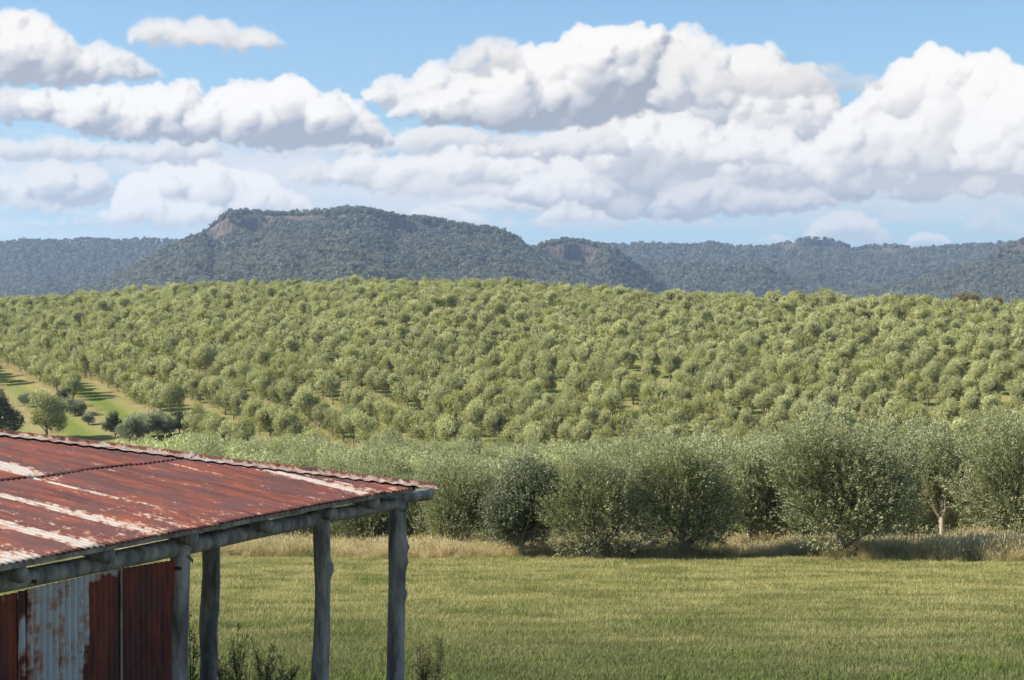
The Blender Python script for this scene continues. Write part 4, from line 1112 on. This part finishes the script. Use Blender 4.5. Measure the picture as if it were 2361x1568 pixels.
# iron wall: vertical sheets below the beam
def wall_sheet(px0, px1, ptop0, ptop1, lift, mode, seed):
    yl = BY - .01 + lift
    x0, x1 = on_y(px0, yl), on_y(px1, yl)
    zt0, zt1 = z_at(px0, ptop0, yl), z_at(px1, ptop1, yl)
    nx = max(3, int((x1 - x0) / RIB * 9)); nz = 150
    xs = np.linspace(x0, x1, nx); ph = rng.uniform(0, 6)
    X = np.repeat(xs[:, None], nz, 1); tp = np.interp(xs, [x0, x1], [zt0, zt1])[:, None]
    Z = -.05 + (tp + .05) * np.linspace(0, 1, nz)[None]
    Yv = yl + .0105 * np.sin(2 * np.pi * X / RIB) + (fbm(X * 1.5, Z * 1.2, seed, 2) - .5) * .02
    v = np.stack([X, Yv, Z], -1).reshape(-1, 3)
    s = (v[:, 0] - x0) / (x1 - x0); dz = ZE - v[:, 2]
    nn = fbm(v[:, 0] * 9, v[:, 2] * 7, seed + 2, 4)
    if mode == 'rust': pale = -.25 + 0 * s
    elif mode == 'mottled': pale = .18 + .25 * (nn - .5) * 2 + .25 * (fbm(v[:, 0] * 25, v[:, 2] * 8, 4, 2) - .5)
    elif mode == 'strip': pale = .72 + .9 * (nn - .55) * 2
    else:  # the big sheet: zinc on the left and along the top, rust with a stepped edge on the right
        edge = .63 + .0 * s - np.clip((dz - 1.0) * .25, 0, .5) * (1 + .8 * (np.floor(s * 9) % 2))
        zinc = 1 / (1 + np.exp((s - edge + (nn - .5) * .10) * 60)); topb = 1 / (1 + np.exp((dz - .33 + (nn - .5) * .1) * 70))
        mot = np.clip((s - .86) * 14, 0, 1) * (.50 + 1.2 * (fbm(v[:, 0] * 9, v[:, 2] * 11, 9, 3) - .5)) * (fbm(v[:, 0] * 2, v[:, 2] * 2.5, 19, 2) > .42)
        pale = np.clip(np.maximum(zinc, topb), 0, 1) * 1.15 - .25 + mot * (1 - np.maximum(zinc, topb)) + (nn - .5) * .25 - .6 * np.clip(.06 - s, 0, 1) * 10 * (nn > .5)
    n = len(v); f = grid_faces(nx, nz); v2 = v.copy(); v2[:, 1] -= .0015
    e = np.concatenate([np.arange(nz), ]) + (nx - 1) * nz
    rim = np.stack([e[:-1], e[1:], e[1:] + n, e[:-1] + n], 1)
    m = mesh_np('wall_sheet', np.vstack([v, v2]), [np.vstack([f, f[:, ::-1] + n, rim])], [M_WALL], smooth=True, attrs={'pale': np.tile(pale, 2)})
    return link('wall_sheet', m, shed)
wall_sheet(-300, 42, 1432, 1366, .0, 'mottled', 41)['label'] = 'mottled brown iron sheet at the left edge'
wall_sheet(36, 68, 1366, 1360, .014, 'strip', 42)['label'] = 'narrow pale spotted iron strip'
wall_sheet(62, 279, 1359, 1311, .028, 'big', 43)['label'] = 'grey zinc sheet rusted through on its right half'
wall_sheet(276, 400, 1312, 1292, .010, 'rust', 44)['label'] = 'dark fully rusted iron sheet beside the post'
b = MB(); x = on_y(278, BY + .03); b.box((x - .008, BY + .022, -.05), (x + .008, BY + .034, z_at(278, 1312, BY))); link('wall_seam', b.mesh('wall_seam', [M_LOG], smooth=False), shed)
# back wall so the shed is not hollow behind
b = MB(); b.box((-3.4, -4.66, -.1), (1.4, -4.62, ZE + .3)); o = link('back_wall', b.mesh('back_wall', [M_WALL], smooth=False), shed)

# ------------------------------------------------------------------ grass
def mat_grass(name, c1, c2, c3, trans=.35, near=0.0):
    m, g, out = new_mat(name)
    oi = g.node('ShaderNodeObjectInfo'); t = g.attr('tone').outputs['Fac']
    geo = g.node('ShaderNodeNewGeometry')
    big = g.noise(geo.outputs['Position'], .22, 4, .6)
    c = g.mix(t, c1, c2); c = g.mix(g.mr(g.add(g.mul(oi.outputs['Random'], .5), g.mul(big, .7)), .25, .95, 0, .85), c, c3)
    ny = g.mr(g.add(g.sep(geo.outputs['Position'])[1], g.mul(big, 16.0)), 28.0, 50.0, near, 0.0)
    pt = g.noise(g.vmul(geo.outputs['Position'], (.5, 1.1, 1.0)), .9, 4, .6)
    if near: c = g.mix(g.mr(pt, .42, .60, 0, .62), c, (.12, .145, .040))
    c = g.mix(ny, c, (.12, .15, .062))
    df = g.node('ShaderNodeBsdfDiffuse', ins={'Color': c}); tr = g.node('ShaderNodeBsdfTranslucent', ins={'Color': c})
    mx = g.node('ShaderNodeMixShader'); mx.inputs[0].default_value = trans
    g.l.new(df.outputs[0], mx.inputs[1]); g.l.new(tr.outputs[0], mx.inputs[2]); g.l.new(mx.outputs[0], out.inputs['Surface']); return m
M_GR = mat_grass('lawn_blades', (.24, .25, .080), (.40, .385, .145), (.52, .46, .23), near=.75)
M_GD = mat_grass('fresh_blades', (.08, .14, .03), (.15, .22, .05), (.20, .23, .08))
M_DRY = mat_grass('dry_blades', (.50, .40, .21), (.72, .60, .38), (.36, .32, .13), .55)
def tuft(seed, nb, rad, h, w, bend, mat, heads=False):
    r = np.random.default_rng(seed); a = r.uniform(0, 6.28, nb); d = rad * np.sqrt(r.random(nb))
    bx, by = d * np.cos(a), d * np.sin(a); hh = h * r.uniform(.45, 1.15, nb); az = r.uniform(0, 6.28, nb); bd = bend * r.uniform(.2, 1.2, nb) * hh
    wv = w * r.uniform(.7, 1.2, nb); sx, sy = -np.sin(az), np.cos(az)
    V = []; 
    for s, wd in ((0, 1), (.5, .8), (1, .12)):
        cx = bx + np.cos(az) * bd * s * s; cy_ = by + np.sin(az) * bd * s * s; cz = hh * s * (1 - .15 * s * bend)
        V += [np.stack([cx - sx * wv * wd / 2, cy_ - sy * wv * wd / 2, cz - .02 * (s == 0)], 1), np.stack([cx + sx * wv * wd / 2, cy_ + sy * wv * wd / 2, cz - .02 * (s == 0)], 1)]
    V = np.stack(V, 1).reshape(-1, 3); i = np.arange(nb)[:, None] * 6
    f = np.concatenate([i + [0, 1, 3, 2], i + [2, 3, 5, 4]]); tone = np.repeat(r.random(nb), 6)
    if heads:
        m = nb // 3; j = r.choice(nb, m, replace=False); tip = V.reshape(nb, 6, 3)[j, 4]; n0 = len(V)
        hd = []
        for q, (dx, dz) in enumerate(((0, -.05), (.014, .0), (0, .07), (-.014, .0))):
            hd.append(tip + np.stack([dx * np.cos(a[j]), dx * np.sin(a[j]), np.full(m, dz)], 1))
        V = np.vstack([V, np.stack(hd, 1).reshape(-1, 3)]); f = np.vstack([f, n0 + np.arange(m * 4).reshape(-1, 4)]); tone = np.concatenate([tone, np.full(m * 4, .9)])
    return mesh_np('tuft', V, f, [mat], attrs={'tone': tone})
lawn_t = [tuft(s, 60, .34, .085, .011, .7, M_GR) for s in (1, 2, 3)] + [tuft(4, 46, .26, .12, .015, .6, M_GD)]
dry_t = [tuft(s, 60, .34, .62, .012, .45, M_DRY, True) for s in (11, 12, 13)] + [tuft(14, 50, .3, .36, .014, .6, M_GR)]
def field(n, y0, y1, px0, px1, pw=1.0):
    yy = (y0 ** pw + (y1 ** pw - y0 ** pw) * rng.random(n)) ** (1 / pw); px = rng.uniform(px0, px1, n)
    return (px - CX) / F * yy, yy
x, yy = field(25000, 18.0, 57, -250, 2900, .2)
fr = fbm(x / 2.2, yy / 1.2, 71, 3)
nearf = np.clip((34 - yy) / 14, 0, 1)
pk = np.where((fr + nearf * .22 + rng.normal(0, .12, len(x))) > .92, 3, rng.integers(0, 3, len(x)))
sc = rng.uniform(.7, 1.2, len(x)) * (1 + .3 * (fr - .5))
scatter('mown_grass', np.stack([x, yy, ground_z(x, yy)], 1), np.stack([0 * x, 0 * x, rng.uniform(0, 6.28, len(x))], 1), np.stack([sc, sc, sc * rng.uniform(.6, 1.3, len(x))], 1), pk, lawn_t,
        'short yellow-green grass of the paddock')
# thin seed stalks standing above the mown grass
x, yy = field(1300, 20, 52, 300, 2800, .9)
thin = [tuft(s, 5, .25, .26, .005, .6, M_GR) for s in (21, 22)]
sc = rng.uniform(.5, 1.2, len(x))
scatter('seed_stalks', np.stack([x, yy, ground_z(x, yy)], 1), np.stack([0 * x, 0 * x, rng.uniform(0, 6.28, len(x))], 1), np.stack([sc, sc, sc], 1), rng.integers(0, 2, len(x)), thin,
        'sparse pale seed stalks scattered over the paddock')
# tall dry grass along the foot of the grove
x, yy = field(11500, 50.4, 66, 250, 2850, .6)
px = CX + F * x / yy
edge = np.interp(px, [400, 700, 1200, 1500, 1640, 1800, 1950, 2150, 2361], [54.3, 54, 53.3, 52.8, 54.3, 53.8, 52.7, 51.6, 51.2]) + 1.8 * (fbm(px / 120, px * 0, 5, 3) - .5)
gap = np.exp(-((px - 1720) / 55) ** 2)
k = (yy > edge + rng.normal(0, .35, len(x))) & (rng.random(len(x)) > gap * .8 * (yy < 62))
x, yy, px = x[k], yy[k], px[k]
hgt = .40 + .55 * fbm(px / 90, yy / 3, 15, 3) + rng.uniform(-.15, .35, len(x)) ** 3 * 6 + .3 * np.interp(px, [1200, 1400, 1500, 1600, 2100, 2250, 2361], [0, .8, .7, 0, .3, 1, .9])
hgt = hgt * np.clip((yy - edge[k]) / 1.2 + .45, .35, 1)
pk = np.where(fbm(px / 60, yy / 2, 25, 3) + rng.normal(0, .06, len(x)) > .60, 3, rng.integers(0, 3, len(x)))
scatter('tall_dry_grass', np.stack([x, yy, ground_z(x, yy)], 1), np.stack([0 * x, 0 * x, rng.uniform(0, 6.28, len(x))], 1), np.stack([hgt * 1.1, hgt * 1.1, hgt], 1), pk, dry_t,
        'straw-coloured tall grass at the foot of the front olive trees')
# straw tufts along the planted rows by the lane
n = 9000; w_ = rng.integers(-40, 12, n) + rng.normal(0, .075, n); u_ = rng.uniform(-60, 140, n)
x = RV[0] * w_ * ROW_SP + RU[0] * u_ * 1.0; yy = RV[1] * w_ * ROW_SP + RU[1] * u_ + 200
px = CX + F * x / np.maximum(yy, 1); k = (yy > 200) & (yy < 335) & (px > -60) & (px < 1000)
x, yy = x[k], yy[k]; sc = rng.uniform(.8, 1.7, len(x))
scatter('row_grass', np.stack([x, yy, ground_z(x, yy)], 1), np.stack([0 * x, 0 * x, rng.uniform(0, 6.28, len(x))], 1), np.stack([sc * 1.6, sc * 1.6, sc * .8], 1), rng.integers(0, 3, len(x)), dry_t[:3],
        'dry grass growing in strips under the planted rows')
# weeds with branching stalks
def weed(seed, h, spread, nst, mat):
    r = np.random.default_rng(seed); stalks = MB(); V = []; 
    for i in range(nst):
        a = r.uniform(0, 6.28); top = np.array([math.cos(a) * spread * r.uniform(.2, 1), math.sin(a) * spread * r.uniform(.2, 1), h * r.uniform(.6, 1)])
        s = np.linspace(0, 1, 6)[:, None]; P = top * s; P[:, :2] *= s ** .6; P[0, 2] = -.1
        stalks.tube(P, np.linspace(.007, .002, 6), 5, caps=False)
        for k in range(20):
            t = r.uniform(.25, 1); p = np.array([np.interp(t, s[:, 0], P[:, j]) for j in range(3)]); b = r.uniform(0, 6.28); L = .16 * (1.15 - t)
            e = p + np.array([math.cos(b) * L, math.sin(b) * L, L * .9])
            stalks.tube([p, (p + e) / 2 + [0, 0, -.01], e], [.003, .002, .001], 4, caps=False)
            for m in range(7): V.append(p + (e - p) * r.uniform(.2, 1.1) + r.normal(0, .012, 3))
    V = np.array(V); n = len(V); d = r.normal(size=(n, 3)); d[:, 2] = abs(d[:, 2]) + .3; d /= np.linalg.norm(d, axis=1)[:, None]
    sd = np.cross(d, r.normal(size=(n, 3))); sd /= np.linalg.norm(sd, axis=1)[:, None]
    L = r.uniform(.013, .034, n)[:, None]
    q = np.stack([V, V + d * L * .5 + sd * L * .2, V + d * L, V + d * L * .5 - sd * L * .2], 1).reshape(-1, 3)
    return mesh_np('leaves', q, np.arange(len(q)).reshape(-1, 4), [mat], attrs={'tone': np.repeat(r.random(n), 4)}), stalks
M_WEED = mat_grass('weed_leaf', (.07, .11, .03), (.14, .18, .06), (.18, .16, .08), .35)
M_YEL = mat_grass('yellow_weed', (.16, .20, .03), (.35, .36, .05), (.40, .38, .06), .3)
M_STALK = mat_bark('stalk', (.06, .06, .03), (.14, .11, .06), 20)
def put_weed(px, Y, top, spread, nst, label, mat=None, name='weed'):
    x = (px - CX) / F * Y; z = float(ground_z(x, Y)); h = (HOR - top) / F * Y - z
    lv, st = weed(int(px * 7 + Y), h, spread, nst, mat or M_WEED)
    e = bpy.data.objects.new(name, None); COL.objects.link(e); e.location = (x, Y, z); tag(e, label, 'weed', None)
    link('leaves', lv, e); link('stalk', st.mesh('stalk', [M_STALK]), e)
put_weed(548, 20.6, 1428, .16, 6, 'tallest dark seedy weed between the two left-hand posts')
put_weed(606, 20.9, 1478, .22, 7, 'bushy weed with crossing stalks right of the tallest dark one')
put_weed(515, 20.0, 1490, .2, 6, 'low dark weed at the foot of the back post')
put_weed(655, 21.2, 1520, .22, 6, 'short weed near the crooked knotted post')
put_weed(975, 21.0, 1478, .16, 7, 'upright green weed right of the far corner post')
put_weed(1008, 21.4, 1455, .12, 6, 'taller greyish weed farther right of the far corner post')
put_weed(440, 18.5, 1395, .10, 5, 'thin weed hugging the right side of the wall corner post')
put_weed(968, 56.0, 1215, .2, 6, 'yellow-green leafy weed against the grove, left of its twin', M_YEL)
put_weed(1006, 56.2, 1212, .22, 6, 'yellow-green leafy weed against the grove, right of its twin', M_YEL)
put_weed(1106, 55.2, 1238, .14, 5, 'single yellow-green weed between the grey-green and the dark olive tree', M_YEL)
put_weed(2352, 52.0, 1232, .3, 6, 'leafy green weed in the long grass at the right edge')
# white scrap lying in the dry grass
def scrap():
    m, g, out = new_mat('white_stone'); tc = g.node('ShaderNodeTexCoord').outputs['Object']
    bs = g.node('ShaderNodeBsdfPrincipled', ins={'Base Color': g.mix(g.noise(tc, 9, 3), (.62, .60, .58), (.85, .84, .82)), 'Roughness': .8}); g.l.new(bs.outputs[0], out.inputs['Surface'])
    x, y = hit_ground(1493, 1284); y -= .9; b = MB(); 
    r = np.random.default_rng(3); th = np.linspace(0, np.pi, 7); 
    b.tube([(-.20, 0, .05), (-.15, 0, .12), (0, .02, .15), (.12, 0, .13), (.19, .01, .09)], [.02, .07, .10, .08, .02], 9, .35, 4)
    o = link('white_rock', b.mesh('white_rock', [m])); o.location = (x, y, float(ground_z(x, y)) + .28); tag(o, 'small white lump caught in the dry grass between two front olive trees', 'rock')
scrap()
